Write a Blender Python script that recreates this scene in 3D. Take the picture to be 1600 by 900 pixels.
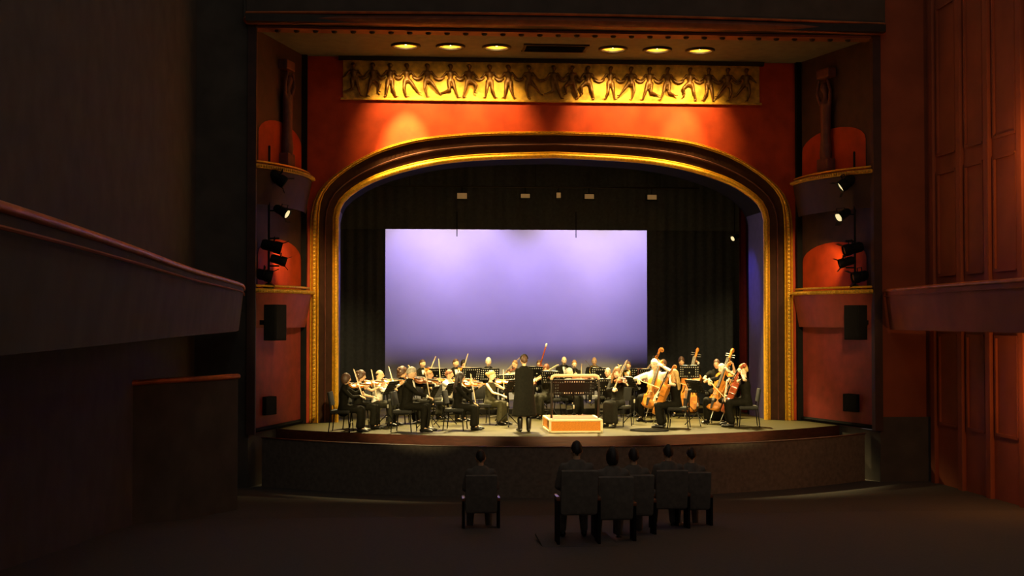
import bpy, bmesh, math, random
from mathutils import Vector, Matrix, noise
random.seed(7)
R = math.radians
S = bpy.context.scene
COL = S.collection
for _o in list(bpy.data.objects):
    bpy.data.objects.remove(_o)

# ------------------------------------------------------------------ camera
F_PX, CX, D0, EYE = 2000.0, -3.32, 30.8, 2.43
YAW, PITCH = R(4.29), R(1.43)
cam_d = bpy.data.cameras.new('camera'); cam = bpy.data.objects.new('camera', cam_d); COL.objects.link(cam)
cam_d.lens = 36.0 * F_PX / 1600.0; cam_d.sensor_width = 36.0; cam_d.clip_end = 200
cam.location = (CX, -D0, EYE); cam.rotation_euler = (R(90) + PITCH, 0, -YAW)
S.camera = cam
_F = Vector((math.sin(YAW)*math.cos(PITCH), math.cos(YAW)*math.cos(PITCH), math.sin(PITCH)))
_R = Vector((math.cos(YAW), -math.sin(YAW), 0)); _U = _R.cross(_F)
def at(px, py, Y):
    """world point on the upright plane at depth Y that the photo shows at (px, py)"""
    d = _F + _R*((px-800)/F_PX) + _U*((450-py)/F_PX)
    return Vector((CX, -D0, EYE)) + d*((Y + D0)/d.y)

# ------------------------------------------------------------------ view + world
vs = S.view_settings
vs.view_transform = 'Standard'; vs.look = 'None'; vs.exposure = 0.0; vs.gamma = 1.0; vs.use_curve_mapping = False
W = bpy.data.worlds.new('world'); S.world = W; W.use_nodes = True
bg = W.node_tree.nodes['Background']; bg.inputs[0].default_value = (1.0, 0.90, 0.78, 1); bg.inputs[1].default_value = 0.12

# ------------------------------------------------------------------ lights
def spot(name, loc, aim, power, col, size, blend=0.5, radius=0.12):
    l = bpy.data.lights.new(name, 'SPOT'); o = bpy.data.objects.new(name, l); COL.objects.link(o)
    l.energy = power; l.color = col; l.spot_size = R(size); l.spot_blend = blend; l.shadow_soft_size = radius
    o.location = loc; o.rotation_euler = (Vector(aim)-Vector(loc)).to_track_quat('-Z', 'Y').to_euler()
    return o
def point(name, loc, power, col, radius=0.06):
    l = bpy.data.lights.new(name, 'POINT'); o = bpy.data.objects.new(name, l); COL.objects.link(o)
    l.energy = power; l.color = col; l.shadow_soft_size = radius; o.location = loc
    return o
WARM = (1.0, 0.77, 0.33); AMBER = (1.0, 0.66, 0.22)
# front of house lamps on the balcony rail, shuttered to the apron and the foot of the arch
for ax_, fx_ in ((-2.7, -4.0), (0.0, 0.6), (2.7, 4.0)):
    spot('house_lamp_light', (fx_, -22, 7.4), (ax_, -1.2, 0.75), 20500, WARM, 12.8, 0.4, 0.2)
for sx in (-1, 1):
    spot('house_lamp_light', (sx*0.3, -22, 7.4), (sx*5.15, -0.4, 1.7), 10500, WARM, 13.5, 0.9, 0.2)
# unseen fill lamp added to lift the dark auditorium
point('chandelier_light', (-1.0, -25.0, 13.0), 200, (1.0, 0.80, 0.62), 0.8)
# lamps on the bridge just inside the arch, pouring down on the players
for bx_, ax_ in ((-3.6, -3.3), (-1.2, -1.0), (1.2, 1.1), (3.6, 3.6)):
    spot('bridge_lamp_light', (bx_, 0.75, 6.0), (ax_, -1.15, 0.3), 9000, WARM, 54, 0.7, 0.12)
for bx_ in (-2.6, 0.2, 3.0):
    spot('bridge_lamp_light', (bx_, 1.0, 6.0), (bx_, 3.2, 0.2), 2900, WARM, 40, 0.8, 0.12)
# flood lamps over the backcloth: four lavender pools from the top, blue-violet below
for px_ in (648, 742, 880, 978):
    p_ = at(px_, 330, 7.9)
    spot('cyclorama_lamp_light', (p_.x, 5.95, 6.5), (p_.x, 7.9, 4.2), 260, (0.92, 0.72, 1.0), 84, 1.0, 0.15)
for x_ in (-3.4, -1.1, 1.1, 3.4):
    spot('cyclorama_lamp_light', (x_, 5.85, 6.6), (x_, 7.9, 1.9), 430, (0.27, 0.18, 1.0), 78, 1.0, 0.15)
# blue wing lamps that tint the inner sides of the arch, and a red one by the curtain
for sx in (-1, 1):
    spot('wing_lamp_light', (sx*2.6, 2.5, 6.1), (sx*5.22, 1.15, 3.3), 1000, (0.16, 0.13, 1.0), 24, 0.9, 0.1)
spot('wing_lamp_light', (2.6, 2.2, 5.6), (5.22, 1.2, 0.5), 240, (1.0, 0.10, 0.04), 18, 0.9, 0.1)

# ------------------------------------------------------------------ helpers
def tag(o, label=None, cat=None, group=None, kind=None):
    if label: o['label'] = label
    if cat: o['category'] = cat
    if group: o['group'] = group
    if kind: o['kind'] = kind
    return o
def empty(name, loc=(0,0,0), rz=0.0):
    o = bpy.data.objects.new(name, None); COL.objects.link(o); o.location = loc; o.rotation_euler = (0,0,rz)
    o.empty_display_size = 0.1
    return o
def clone(o, parent=None):
    c = o.copy(); COL.objects.link(c); c.parent = parent
    for ch in list(o.children):
        clone(ch, c)
    return c
class MB:
    """collects vertices and faces, then links them as one mesh object"""
    def __init__(s): s.V = []; s.F = []; s.M = []
    def add(s, V, F, m=0):
        n = len(s.V); s.V += [Vector(v) for v in V]; s.F += [[i+n for i in f] for f in F]; s.M += [m]*len(F)
        return s
    def box(s, c, d, rot=None, m=0, bev=0.0):
        c = Vector(c); hx, hy, hz = d[0]/2, d[1]/2, d[2]/2
        if bev <= 0:
            P = [(-hx,-hy,-hz),(hx,-hy,-hz),(hx,hy,-hz),(-hx,hy,-hz),(-hx,-hy,hz),(hx,-hy,hz),(hx,hy,hz),(-hx,hy,hz)]
            Fc = [(0,3,2,1),(4,5,6,7),(0,1,5,4),(1,2,6,5),(2,3,7,6),(3,0,4,7)]
        else:
            bm = bmesh.new(); bmesh.ops.create_cube(bm, size=1.0)
            for v in bm.verts: v.co = Vector((v.co.x*d[0], v.co.y*d[1], v.co.z*d[2]))
            bmesh.ops.bevel(bm, geom=bm.edges[:], offset=bev, segments=2, affect='EDGES', profile=0.7)
            bm.verts.index_update(); P = [v.co.copy() for v in bm.verts]; Fc = [[v.index for v in f.verts] for f in bm.faces]; bm.free()
        P = [Vector(p) for p in P]
        if rot is not None: P = [rot @ p for p in P]
        return s.add([p+c for p in P], Fc, m)
    def loft(s, pts, radii, n=8, side=None, m=0, caps=True, round_=True):
        pts = [Vector(p) for p in pts]; k = len(pts)
        rad = [(r, r) if not isinstance(r, (tuple, list)) else r for r in radii]
        rings = []; u = None
        tan = []
        for i in range(k):
            t = (pts[min(i+1, k-1)] - pts[max(i-1, 0)])
            tan.append(t.normalized() if t.length > 1e-9 else Vector((0,0,1)))
        for i in range(k):
            t = tan[i]
            if side is not None: u = Vector(side)
            elif u is None: u = Vector((1,0,0)) if abs(t.x) < 0.8 else Vector((0,1,0))
            u = u - t*u.dot(t); u.normalize(); v = t.cross(u)
            rings.append((pts[i], u.copy(), v.copy(), rad[i]))
        full = []
        if caps and round_:
            p, a, b, (ra, rb) = rings[0]; mr = min(ra, rb)
            full.append((p - tan[0]*mr*0.8, a, b, (ra*0.45, rb*0.45))); full.append((p - tan[0]*mr*0.45, a, b, (ra*0.85, rb*0.85)))
            full += rings
            p, a, b, (ra, rb) = rings[-1]; mr = min(ra, rb)
            full.append((p + tan[-1]*mr*0.45, a, b, (ra*0.85, rb*0.85))); full.append((p + tan[-1]*mr*0.8, a, b, (ra*0.45, rb*0.45)))
        else: full = rings
        V = []; Fc = []
        for p, a, b, (ra, rb) in full:
            for j in range(n):
                an = 2*math.pi*j/n
                V.append(p + a*(ra*math.cos(an)) + b*(rb*math.sin(an)))
        for i in range(len(full)-1):
            for j in range(n):
                Fc.append((i*n+j, i*n+(j+1) % n, (i+1)*n+(j+1) % n, (i+1)*n+j))
        if caps:
            Fc.append(tuple(reversed(range(n)))); Fc.append(tuple(range((len(full)-1)*n, len(full)*n)))
        return s.add(V, Fc, m)
    def ball(s, c, r, nu=12, nv=8, m=0, rot=None):
        c = Vector(c); r = (r, r, r) if not isinstance(r, (tuple, list)) else r
        V = [Vector((0,0,-r[2]))]
        for i in range(1, nv):
            ph = -math.pi/2 + math.pi*i/nv
            for j in range(nu):
                th = 2*math.pi*j/nu
                V.append(Vector((r[0]*math.cos(ph)*math.cos(th), r[1]*math.cos(ph)*math.sin(th), r[2]*math.sin(ph))))
        V.append(Vector((0,0,r[2]))); Fc = []
        for j in range(nu): Fc.append((0, 1+(j+1) % nu, 1+j))
        for i in range(nv-2):
            for j in range(nu):
                a = 1+i*nu+j; b = 1+i*nu+(j+1) % nu; Fc.append((a, b, b+nu, a+nu))
        L = len(V)-1; o = 1+(nv-2)*nu
        for j in range(nu): Fc.append((o+j, o+(j+1) % nu, L))
        if rot is not None: V = [rot @ v for v in V]
        return s.add([v+c for v in V], Fc, m)
    def lathe(s, prof, n=24, c=(0,0,0), m=0):
        c = Vector(c); V = []; Fc = []
        for r, z in prof:
            for j in range(n):
                a = 2*math.pi*j/n; V.append(c+Vector((r*math.cos(a), r*math.sin(a), z)))
        for i in range(len(prof)-1):
            for j in range(n):
                Fc.append((i*n+j, i*n+(j+1) % n, (i+1)*n+(j+1) % n, (i+1)*n+j))
        return s.add(V, Fc, m)
    def mesh(s, name, smooth=True):
        me = bpy.data.meshes.new(name); me.from_pydata([tuple(v) for v in s.V], [], s.F); me.update()
        if any(s.M): me.polygons.foreach_set('material_index', s.M)
        if smooth: me.polygons.foreach_set('use_smooth', [True]*len(me.polygons))
        return me
    def build(s, name, mats, parent=None, smooth=False, fix=True):
        me = s.mesh(name, smooth)
        if fix:
            bm = bmesh.new(); bm.from_mesh(me); bmesh.ops.recalc_face_normals(bm, faces=bm.faces[:]); bm.to_mesh(me); bm.free()
        for mt in (mats if isinstance(mats, (list, tuple)) else [mats]): me.materials.append(mt)
        if smooth:
            try: me.set_sharp_from_angle(angle=R(50))
            except Exception: pass
        return link(name, me, parent)
def link(name, me, parent=None):
    o = bpy.data.objects.new(name, me); COL.objects.link(o); o.parent = parent
    return o
def remesh(mb, voxel, smooth=3, name='remesh'):
    me = mb.mesh(name); o = bpy.data.objects.new(name, me); COL.objects.link(o)
    md = o.modifiers.new('r', 'REMESH'); md.mode = 'VOXEL'; md.voxel_size = voxel; md.use_smooth_shade = True
    if smooth:
        ms = o.modifiers.new('s', 'SMOOTH'); ms.factor = 0.5; ms.iterations = smooth
    dg = bpy.context.evaluated_depsgraph_get(); dg.update()
    out = bpy.data.meshes.new_from_object(o.evaluated_get(dg))
    bpy.data.objects.remove(o); bpy.data.meshes.remove(me)
    out.name = name; out.materials.clear()
    out.polygons.foreach_set('use_smooth', [True]*len(out.polygons))
    return out

# ------------------------------------------------------------------ materials
def mat(name, col, rough=0.6, metal=0.0, var=0.25, scale=9.0, bump=0.0, emit=None, estr=0.0, coat=0.0, sheen=0.0, stretch=None, spec=0.5):
    m = bpy.data.materials.new(name); m.use_nodes = True; nt = m.node_tree; b = nt.nodes['Principled BSDF']
    b.inputs['Roughness'].default_value = rough; b.inputs['Metallic'].default_value = metal
    b.inputs['Coat Weight'].default_value = coat; b.inputs['Sheen Weight'].default_value = sheen
    b.inputs['Specular IOR Level'].default_value = spec
    tc = nt.nodes.new('ShaderNodeTexCoord'); mp = nt.nodes.new('ShaderNodeMapping'); nz = nt.nodes.new('ShaderNodeTexNoise')
    nz.inputs['Scale'].default_value = scale; nz.inputs['Detail'].default_value = 4
    if stretch: mp.inputs['Scale'].default_value = stretch
    nt.links.new(tc.outputs['Object'], mp.inputs['Vector']); nt.links.new(mp.outputs[0], nz.inputs['Vector'])
    rp = nt.nodes.new('ShaderNodeValToRGB'); rp.color_ramp.elements[0].position = 0.3; rp.color_ramp.elements[1].position = 0.7
    lo = [max(0, c*(1-var)) for c in col]; hi = [min(1, c*(1+var)) for c in col]
    rp.color_ramp.elements[0].color = (*lo, 1); rp.color_ramp.elements[1].color = (*hi, 1)
    nt.links.new(nz.outputs['Fac'], rp.inputs[0]); nt.links.new(rp.outputs[0], b.inputs['Base Color'])
    if bump:
        bp = nt.nodes.new('ShaderNodeBump'); bp.inputs['Strength'].default_value = bump; bp.inputs['Distance'].default_value = 0.02
        nt.links.new(nz.outputs['Fac'], bp.inputs['Height']); nt.links.new(bp.outputs[0], b.inputs['Normal'])
    if emit:
        b.inputs['Emission Color'].default_value = (*emit, 1); b.inputs['Emission Strength'].default_value = estr
    return m
M = {}
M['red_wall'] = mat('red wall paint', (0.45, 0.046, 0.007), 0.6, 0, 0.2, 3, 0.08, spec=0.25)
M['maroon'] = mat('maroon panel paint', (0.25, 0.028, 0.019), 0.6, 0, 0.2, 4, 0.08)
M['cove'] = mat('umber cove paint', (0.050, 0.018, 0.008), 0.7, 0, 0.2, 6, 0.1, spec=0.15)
M['carved'] = mat('carved red plaster', (0.13, 0.035, 0.022), 0.6, 0, 0.25, 8, 0.2)
M['reveal'] = mat('slate umber reveal paint', (0.055, 0.040, 0.090), 0.6, 0, 0.2, 5, 0.08)  # blue of the wing light put into the paint
M['rubber'] = mat('matt black rubber', (0.006,0.005,0.004), 1.0, 0, 0.2, 20, spec=0.05)
M['umber'] = mat('dark umber plaster', (0.045, 0.016, 0.010), 0.65, 0, 0.25, 4, 0.1)  # dark tone stands in for low light on the upper side walls
M['gold'] = mat('gilded moulding', (0.80, 0.42, 0.022), 0.42, 0.35, 0.18, 14, 0.15)
M['old_gold'] = mat('aged gilding', (0.62, 0.33, 0.03), 0.5, 0.3, 0.3, 9, 0.25)
M['frieze'] = mat('gilded relief ground', (0.60, 0.33, 0.03), 0.55, 0.2, 0.35, 7, 0.5)
M['frieze_fig'] = mat('gilded relief figure', (0.17, 0.075, 0.012), 0.45, 0.3, 0.35, 12, 0.2)
M['soffit'] = mat('olive plaster', (0.135, 0.125, 0.10), 0.8, 0, 0.15, 5, 0.1)
M['soffit_red'] = mat('rust painted plaster', (0.24, 0.07, 0.03), 0.7, 0, 0.2, 5, 0.1)
M['dark_bronze'] = mat('dark bronze', (0.03, 0.02, 0.012), 0.5, 0.4, 0.2, 8)
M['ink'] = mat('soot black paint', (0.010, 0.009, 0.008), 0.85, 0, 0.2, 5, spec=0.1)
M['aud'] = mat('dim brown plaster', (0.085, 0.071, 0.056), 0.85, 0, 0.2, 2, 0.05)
M['aud_red'] = mat('dark red plaster', (0.32, 0.075, 0.026), 0.75, 0, 0.2, 1.2, 0.05)  # red tone put in to imitate a warm light leak
M['rail'] = mat('worn gilded rail', (0.55, 0.14, 0.03), 0.45, 0.2, 0.3, 3)
M['carpet_dark'] = mat('dark carpet', (0.078, 0.066, 0.054), 0.95, 0, 0.2, 30)
M['stage'] = mat('stage boards', (0.040, 0.033, 0.008), 0.5, 0, 0.22, 3, 0.05, stretch=(0.6, 6, 1), spec=0.25)
M['stage_edge'] = mat('red stained board', (0.070, 0.017, 0.008), 0.45, 0, 0.3, 5, 0.1, stretch=(0.4, 3, 5))
M['black_drape'] = mat('black wool serge', (0.040, 0.041, 0.046), 0.95, 0, 0.2, 12, 0.1)
M['house_seat'] = mat('worn dark plush', (0.15, 0.125, 0.10), 0.9, 0, 0.2, 12)
M['pit_cloth'] = mat('faded barrier cloth', (0.19, 0.155, 0.12), 0.95, 0, 0.2, 12)
M['red_drape'] = mat('red velvet', (0.05, 0.004, 0.003), 0.9, 0, 0.2, 12, 0.1, spec=0.1)
M['cyc'] = mat('white backcloth', (0.82, 0.80, 0.84), 0.9, 0, 0.02, 1.5, 0.0)
M['steel'] = mat('black enamelled steel', (0.008, 0.0075, 0.007), 0.6, 0.0, 0.2, 20, spec=0.12)
M['chrome'] = mat('bright tube steel', (0.66, 0.62, 0.52), 0.32, 0.55, 0.1, 20)
M['pad'] = mat('black upholstery', (0.009, 0.008, 0.006), 0.8, 0, 0.25, 40, 0.1)
M['cloth'] = mat('black wool cloth', (0.0075, 0.0065, 0.004), 0.8, 0, 0.3, 25, 0.1, spec=0.1)
M['cloth2'] = mat('charcoal cloth', (0.020, 0.018, 0.010), 0.8, 0, 0.3, 22, 0.1, spec=0.25)
M['olive'] = mat('olive black dress cloth', (0.036, 0.031, 0.011), 0.8, 0, 0.3, 18, 0.1, spec=0.3)
M['white'] = mat('white cotton', (0.80, 0.76, 0.66), 0.8, 0, 0.06, 20)
M['paper'] = mat('sheet music paper', (0.84, 0.80, 0.68), 0.7, 0, 0.05, 8)
M['shoe'] = mat('black leather', (0.006, 0.005, 0.0045), 0.35, 0, 0.2, 20)
M['skin'] = mat('skin', (0.72, 0.44, 0.25), 0.5, 0, 0.08, 14)
M['skin_pale'] = mat('pale skin', (0.82, 0.58, 0.38), 0.5, 0, 0.08, 14)
M['lips'] = mat('lips', (0.42, 0.13, 0.09), 0.45, 0, 0.1, 20)
M['eyes'] = mat('eyes', (0.04, 0.025, 0.018), 0.25, 0, 0.1, 20)
for k_, c_ in dict(sandy=(0.24,0.115,0.035), brown=(0.075,0.032,0.013), dark=(0.022,0.011,0.007), grey=(0.38,0.33,0.25), white=(0.78,0.70,0.56), blonde=(0.50,0.31,0.10), red=(0.17,0.055,0.018), black=(0.02,0.014,0.01)).items():
    M['hair_'+k_] = mat(k_+' hair', c_, 0.55, 0, 0.35, 40, 0.3, stretch=(1, 1, 0.3))
M['varnish'] = mat('amber varnish', (0.56, 0.20, 0.025), 0.28, 0, 0.25, 12, 0, coat=0.4, stretch=(6, 1, 1))
M['varnish_red'] = mat('red brown varnish', (0.36, 0.07, 0.022), 0.28, 0, 0.25, 12, 0, coat=0.4, stretch=(6, 1, 1))
M['varnish_dark'] = mat('dark varnish', (0.20, 0.065, 0.02), 0.3, 0, 0.25, 12, 0, coat=0.4, stretch=(6, 1, 1))
M['ebony'] = mat('ebony', (0.012, 0.009, 0.007), 0.35, 0, 0.2, 30)
M['maple'] = mat('maple', (0.66, 0.45, 0.22), 0.5, 0, 0.15, 30)
M['bowhair'] = mat('bow hair', (0.80, 0.74, 0.60), 0.6, 0, 0.05, 30)
M['brass'] = mat('brass', (0.75, 0.48, 0.12), 0.25, 0.9, 0.1, 20)
M['pod_side'] = mat('ochre podium carpet', (0.62, 0.21, 0.02), 0.9, 0, 0.2, 60, 0.2)
M['pod_top'] = mat('crimson podium carpet', (0.42, 0.05, 0.03), 0.95, 0, 0.2, 60, 0.2)
M['pod_trim'] = mat('cream painted edging', (0.82, 0.66, 0.36), 0.5, 0, 0.06, 20)
M['bulb'] = mat('lit bulb', (1, 0.9, 0.6), 0.4, 0, 0, 5, 0, (1.0, 0.80, 0.36), 30.0)
M['lens_on'] = mat('lit lamp lens', (1, 0.9, 0.6), 0.4, 0, 0, 5, 0, (1.0, 0.84, 0.42), 0.9)
M['lens_amber'] = mat('amber gel glowing', (0.45, 0.26, 0.10), 0.4, 0, 0, 5, 0, (1.0, 0.58, 0.20), 0.13)
M['lens_off'] = mat('dark lamp lens', (0.05, 0.045, 0.04), 0.15, 0, 0.1, 5)
M['sconce_glass'] = mat('lit sconce glass', (1, 0.6, 0.3), 0.5, 0, 0, 5, 0, (1.0, 0.42, 0.12), 3.0)  # glass of the two added lamps on the right wall
# ================================================================== THE HOUSE
def structure(o, label, cat): return tag(o, label, cat, kind='structure')
def crom(P, n):
    """resample a polyline of Vectors smoothly into n+1 points, even in length"""
    Q = []
    for i in range(len(P)-1):
        p0, p1, p2, p3 = P[max(i-1,0)], P[i], P[i+1], P[min(i+2, len(P)-1)]
        for k in range(12):
            t = k/12; Q.append(0.5*((2*p1)+(p2-p0)*t+(2*p0-5*p1+4*p2-p3)*t*t+(3*p1-p0-3*p2+p3)*t**3))
    Q.append(P[-1].copy()); L = [0.0]
    for i in range(1, len(Q)): L.append(L[-1]+(Q[i]-Q[i-1]).length)
    out = []; j = 0
    for k in range(n+1):
        s = L[-1]*k/n
        while j < len(L)-2 and L[j+1] < s: j += 1
        w = (s-L[j])/max(1e-9, L[j+1]-L[j]); out.append(Q[j].lerp(Q[j+1], w))
    return out
def arch(px_pts, Y, half):
    left = [at(x, y, Y) for x, y in px_pts]
    top = left[-1].z
    P = [Vector((-half, Y, left[0].z))] + [Vector((min(p.x, 0), Y, p.z)) for p in left[1:-1]] + [Vector((0, Y, top))]
    arc = crom(P, 26); base = [Vector((-half, Y, arc[0].z*k/8)) for k in range(8)]
    lft = base + arc
    return lft + [Vector((-p.x, p.y, p.z)) for p in reversed(lft[:-1])]
HO = 5.72; HI = 5.22
OUT = arch([(491,350),(494,322),(503,299),(519,281),(541,264),(570,247),(602,233),(650,220),(705,213),(770,209),(866,208)], -0.25, HO)
INN = arch([(526,340),(531,320),(545,304),(571,287),(601,274),(650,260),(702,251),(765,246),(866,243)], -0.05, HI)

# --- proscenium wall: one red face pierced by the arch
def pierced(path, Wd, top, y0, y1):
    """wall slab from X -Wd to Wd, floor to top, with the arch cut out, made of strips"""
    n = len(path); zs = path[8].z; arc = [i for i in range(n) if i >= 8 and i <= n-9]; L = 2*(top-zs)+2*Wd; O = []
    s = [0.0]
    for i in arc[1:]: s.append(s[-1]+(path[i]-path[i-1]).length)
    c1, c2 = (top-zs), (top-zs)+2*Wd
    S = [v/s[-1]*L for v in s]
    k1 = min(range(len(S)), key=lambda k: abs(S[k]-c1)); S[k1] = c1; k2 = len(S)-1-k1; S[k2] = c2
    for i in range(n):
        if i < 8: O.append((-Wd, path[i].z))
        elif i > n-9: O.append((Wd, path[i].z))
        else:
            v = S[i-8]; O.append((-Wd, zs+v) if v <= c1 else ((-Wd+v-c1, top) if v <= c2 else (Wd, top-(v-c2))))
    mb = MB()
    for y in (y0, y1): mb.add([(p.x, y, p.z) for p in path]+[(x, y, z) for x, z in O], [(i, i+1, i+1+n, i+n) for i in range(n-1)])
    mb.add([(p.x, y0, p.z) for p in path]+[(p.x, y1, p.z) for p in path], [(i, i+1, i+1+n, i+n) for i in range(n-1)])
    mb.add([(x, y0, z) for x, z in O]+[(x, y1, z) for x, z in O], [(i, i+1, i+1+n, i+n) for i in range(n-1)])
    return mb
ZS = 8.70
wall_p = structure(pierced(OUT, 6.45, ZS, -0.25, 0.10).build('wall_proscenium', M['red_wall']), 'red painted proscenium wall around the gilded stage arch', 'wall')
mb = MB(); n = len(OUT)
mb.add(OUT+INN, [(i, i+1, i+1+n, i+n) for i in range(n-1)])
mid = [o.lerp(i_, 0.5)+Vector((0, -0.02, 0)) for o, i_ in zip(OUT, INN)]
MB().loft([p+Vector((0,-0.01,0)) for p in mid], [(0.02,0.014)]*n, 6, side=(0,1,0), caps=False).build('cove_fillet', M['carved'], wall_p, True)
cove = mb.build('cove_band', M['cove'], wall_p, True)
# jamb returns and arch soffit behind the inner moulding
mb = MB(); B2 = [Vector((p.x, 1.68, p.z)) for p in INN]
mb.add(INN+B2, [(i, i+1, i+1+n, i+n) for i in range(n-1) if i < 9 or i > n-11])
mb.build('reveal', M['reveal'], wall_p, True)
MB().add(INN+B2, [(i, i+1, i+1+n, i+n) for i in range(n-1) if not (i < 9 or i > n-11)]).build('arch_underside', M['ink'], wall_p, True)  # near-black colour stands in for shade under the arch
pierced(INN, 9.3, 9.4, 1.60, 1.72).build('black_return', M['ink'], wall_p)

# --- gilded mouldings
def moulding(name, path, label, r_in, r_y, bead_r, bead_step, off, slim):
    """gilded roll along the arch; slim narrows it over the top of the arch"""
    t = structure(empty(name), label, 'moulding'); zs, zt = path[8].z, max(p.z for p in path)
    def fac(z):
        w = max(0, min(1, (z-zs)/(zt-zs)*1.6)); return 1-(1-slim)*w*w*(3-2*w)
    MB().loft(path, [(r_y, r_in*fac(p.z)) for p in path], 10, side=(0,1,0), caps=False).build('roll', M['gold'], t, True)
    def shifted(d, dy):
        out = []
        for i, p in enumerate(path):
            tg = (path[min(i+1, len(path)-1)]-path[max(i-1, 0)]).normalized(); nrm = Vector((-tg.z, 0, tg.x))
            out.append(p + nrm*d*fac(p.z) + Vector((0, dy, 0)))
        return out
    for d in off:
        q = shifted(d, -0.015); MB().loft(q, [(0.03, 0.022*fac(p.z)) for p in q], 8, side=(0,1,0), caps=False).build('fillet', M['gold'], t, True)
    q = crom(shifted(0, -r_y*0.9), int(sum((path[i+1]-path[i]).length for i in range(len(path)-1))/bead_step))
    b = MB()
    for p in q: f = fac(p.z); b.ball(p, (bead_r*f, bead_r*0.8, bead_r*0.78*f), 7, 5)
    tag(b.build('bead_row', M['old_gold'], t, True), kind='stuff')
    return t
moulding('trim_1', OUT, 'outer gilded rope moulding of the stage arch', 0.055, 0.07, 0.040, 0.095, (0.085, -0.085), 0.42)
moulding('trim_2', INN, 'inner smooth gilded moulding of the stage arch', 0.066, 0.09, 0.018, 0.07, (0.075,), 1.0)

# --- soffit with the six lamp wells and the vent
LAMPS = [(634,66),(704,67),(776,69),(958,73),(1027,75),(1094,77)]
YL = -1.62; XF, XB, YF = 6.8, 6.42, -3.30
lamp_x = [at(x, y, YL).x for x, y in LAMPS]
vx0, vx1 = at(819, 72, YL).x, at(915, 72, YL).x
bm = bmesh.new()
def loop(pts):
    vv = [bm.verts.new(p) for p in pts]; return [bm.edges.new((vv[i], vv[(i+1) % len(vv)])) for i in range(len(vv))]
ed = loop([(-XF, YF+0.42, ZS), (XF, YF+0.42, ZS), (XB, 0.05, ZS), (-XB, 0.05, ZS)])
for x in lamp_x: ed += loop([(x+0.27*math.cos(2*math.pi*k/24), YL+0.27*math.sin(2*math.pi*k/24), ZS) for k in range(24)])
ed += loop([(vx0, YL-0.34, ZS), (vx1, YL-0.34, ZS), (vx1, YL+0.34, ZS), (vx0, YL+0.34, ZS)])
bmesh.ops.triangle_fill(bm, edges=ed, use_beauty=True); bm.verts.index_update()
mb = MB().add([v.co.copy() for v in bm.verts], [[v.index for v in f.verts] for f in bm.faces]); bm.free()
ceil = structure(mb.build('ceiling', M['soffit']), 'olive plaster soffit above the stage arch with round lamps', 'ceiling')
MB().box((0, YF+0.21, ZS-0.012), (2*XF, 0.42, 0.05)).build('front_band', M['soffit_red'], ceil)
stud = MB().lathe([(0.0, -0.05), (0.03, -0.05), (0.06, -0.03), (0.066, 0.0)], 10).mesh('stud'); stud.materials.append(M['dark_bronze'])
xs = -6.3
while xs < 6.4:
    s_ = link('stud', stud, ceil); s_.location = (xs, YF+0.21, ZS-0.037); xs += 0.405
# curved cornice lines above the soffit edge
cor = structure(empty('trim_3'), 'dark cornice with thin gilded edge above the soffit', 'moulding')
pth = [Vector((x, YF-0.10-0.35*(1-(x/7)**2), ZS+0.10)) for x in [-6.9+13.8*k/24 for k in range(25)]]
MB().loft(pth, [(0.16, 0.10)]*25, 8, side=(0,1,0)).build('cornice_roll', M['soffit_red'], cor, True)
pth2 = [p+Vector((0, -0.16, 0.12)) for p in pth]
MB().loft(pth2, [(0.035, 0.03)]*25, 8, side=(0,1,0)).build('gilded_edge', M['rail'], cor, True)
mb = MB()
for a in range(24):
    p, q = pth[a], pth[a+1]; mb.add([p+Vector((0,-.1,.14)), q+Vector((0,-.1,.14)), q+Vector((0,-.7,2.2)), p+Vector((0,-.7,2.2))], [(0,1,2,3)])
mb.build('cove_above', M['aud'], cor, True); MB().box((0, YF-0.15, ZS+0.10), (2*XF+0.2, 0.5, 0.16)).build('cornice_core', M['dark_bronze'], cor); MB().box((0, YF-0.10, ZS+0.6), (2*XF+0.35, 0.10, 1.0)).build('cornice_back', M['aud'], cor)

# six downlights, each with its own lamp
pos_word = ['leftmost', 'second from left', 'third from left', 'third from right', 'second from right', 'rightmost']
LP = [(540, 7.2, 70), (450, 7.2, 70), (450, 7.2, 70), (450, 7.2, 70), (450, 7.2, 70), (500, 7.2, 70)]
first = None
for i, x in enumerate(lamp_x):
    t = empty('ceiling_downlight', (x, YL, ZS)); tag(t, f'round recessed gold ceiling lamp, {pos_word[i]} of the six above the frieze', 'ceiling lamp', 'recessed lamps in the soffit')
    if first is None:
        first = [MB().lathe([(0.262,-0.035),(0.285,-0.05),(0.325,-0.045),(0.345,-0.01),(0.34,0.0),(0.262,0.0),(0.262,-0.035)], 32).build('ring', M['dark_bronze'], t, True),
                 MB().lathe([(0.268,-0.01),(0.262,0.06),(0.235,0.15),(0.18,0.22),(0.10,0.26),(0.0,0.27)], 28).build('bowl', M['old_gold'], t, True),
                 MB().ball((0,0.02,0.09), (0.06,0.06,0.08), 12, 8).build('bulb', M['bulb'], t, True),
                 MB().loft([(0,0.02,0.15),(0,0.02,0.26)], [0.035,0.04], 10).build('socket', M['dark_bronze'], t, True)]
    else:
        for c in first: clone(c, t)
    pw, az, sz = LP[i]
    spot('downlight_beam', (x, YL, ZS-0.07), (x, -0.25, az), pw, AMBER, sz, 0.9, 0.07)
    if i in (0, 5): spot('downlight_beam', (x+.05, YL, ZS-0.07), (x-.02 if i == 0 else x-.15, -0.1, 6.25 if i == 0 else 6.6), 3000 if i == 0 else 900, AMBER, 34, 1.0, 0.07)
    point('downlight_glow', (x, YL+0.02, ZS-0.02), 4, AMBER, 0.05)
t = empty('ceiling_vent', ((vx0+vx1)/2, YL, ZS)); tag(t, 'dark slatted rectangular vent in the middle of the soffit', 'vent')
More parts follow.
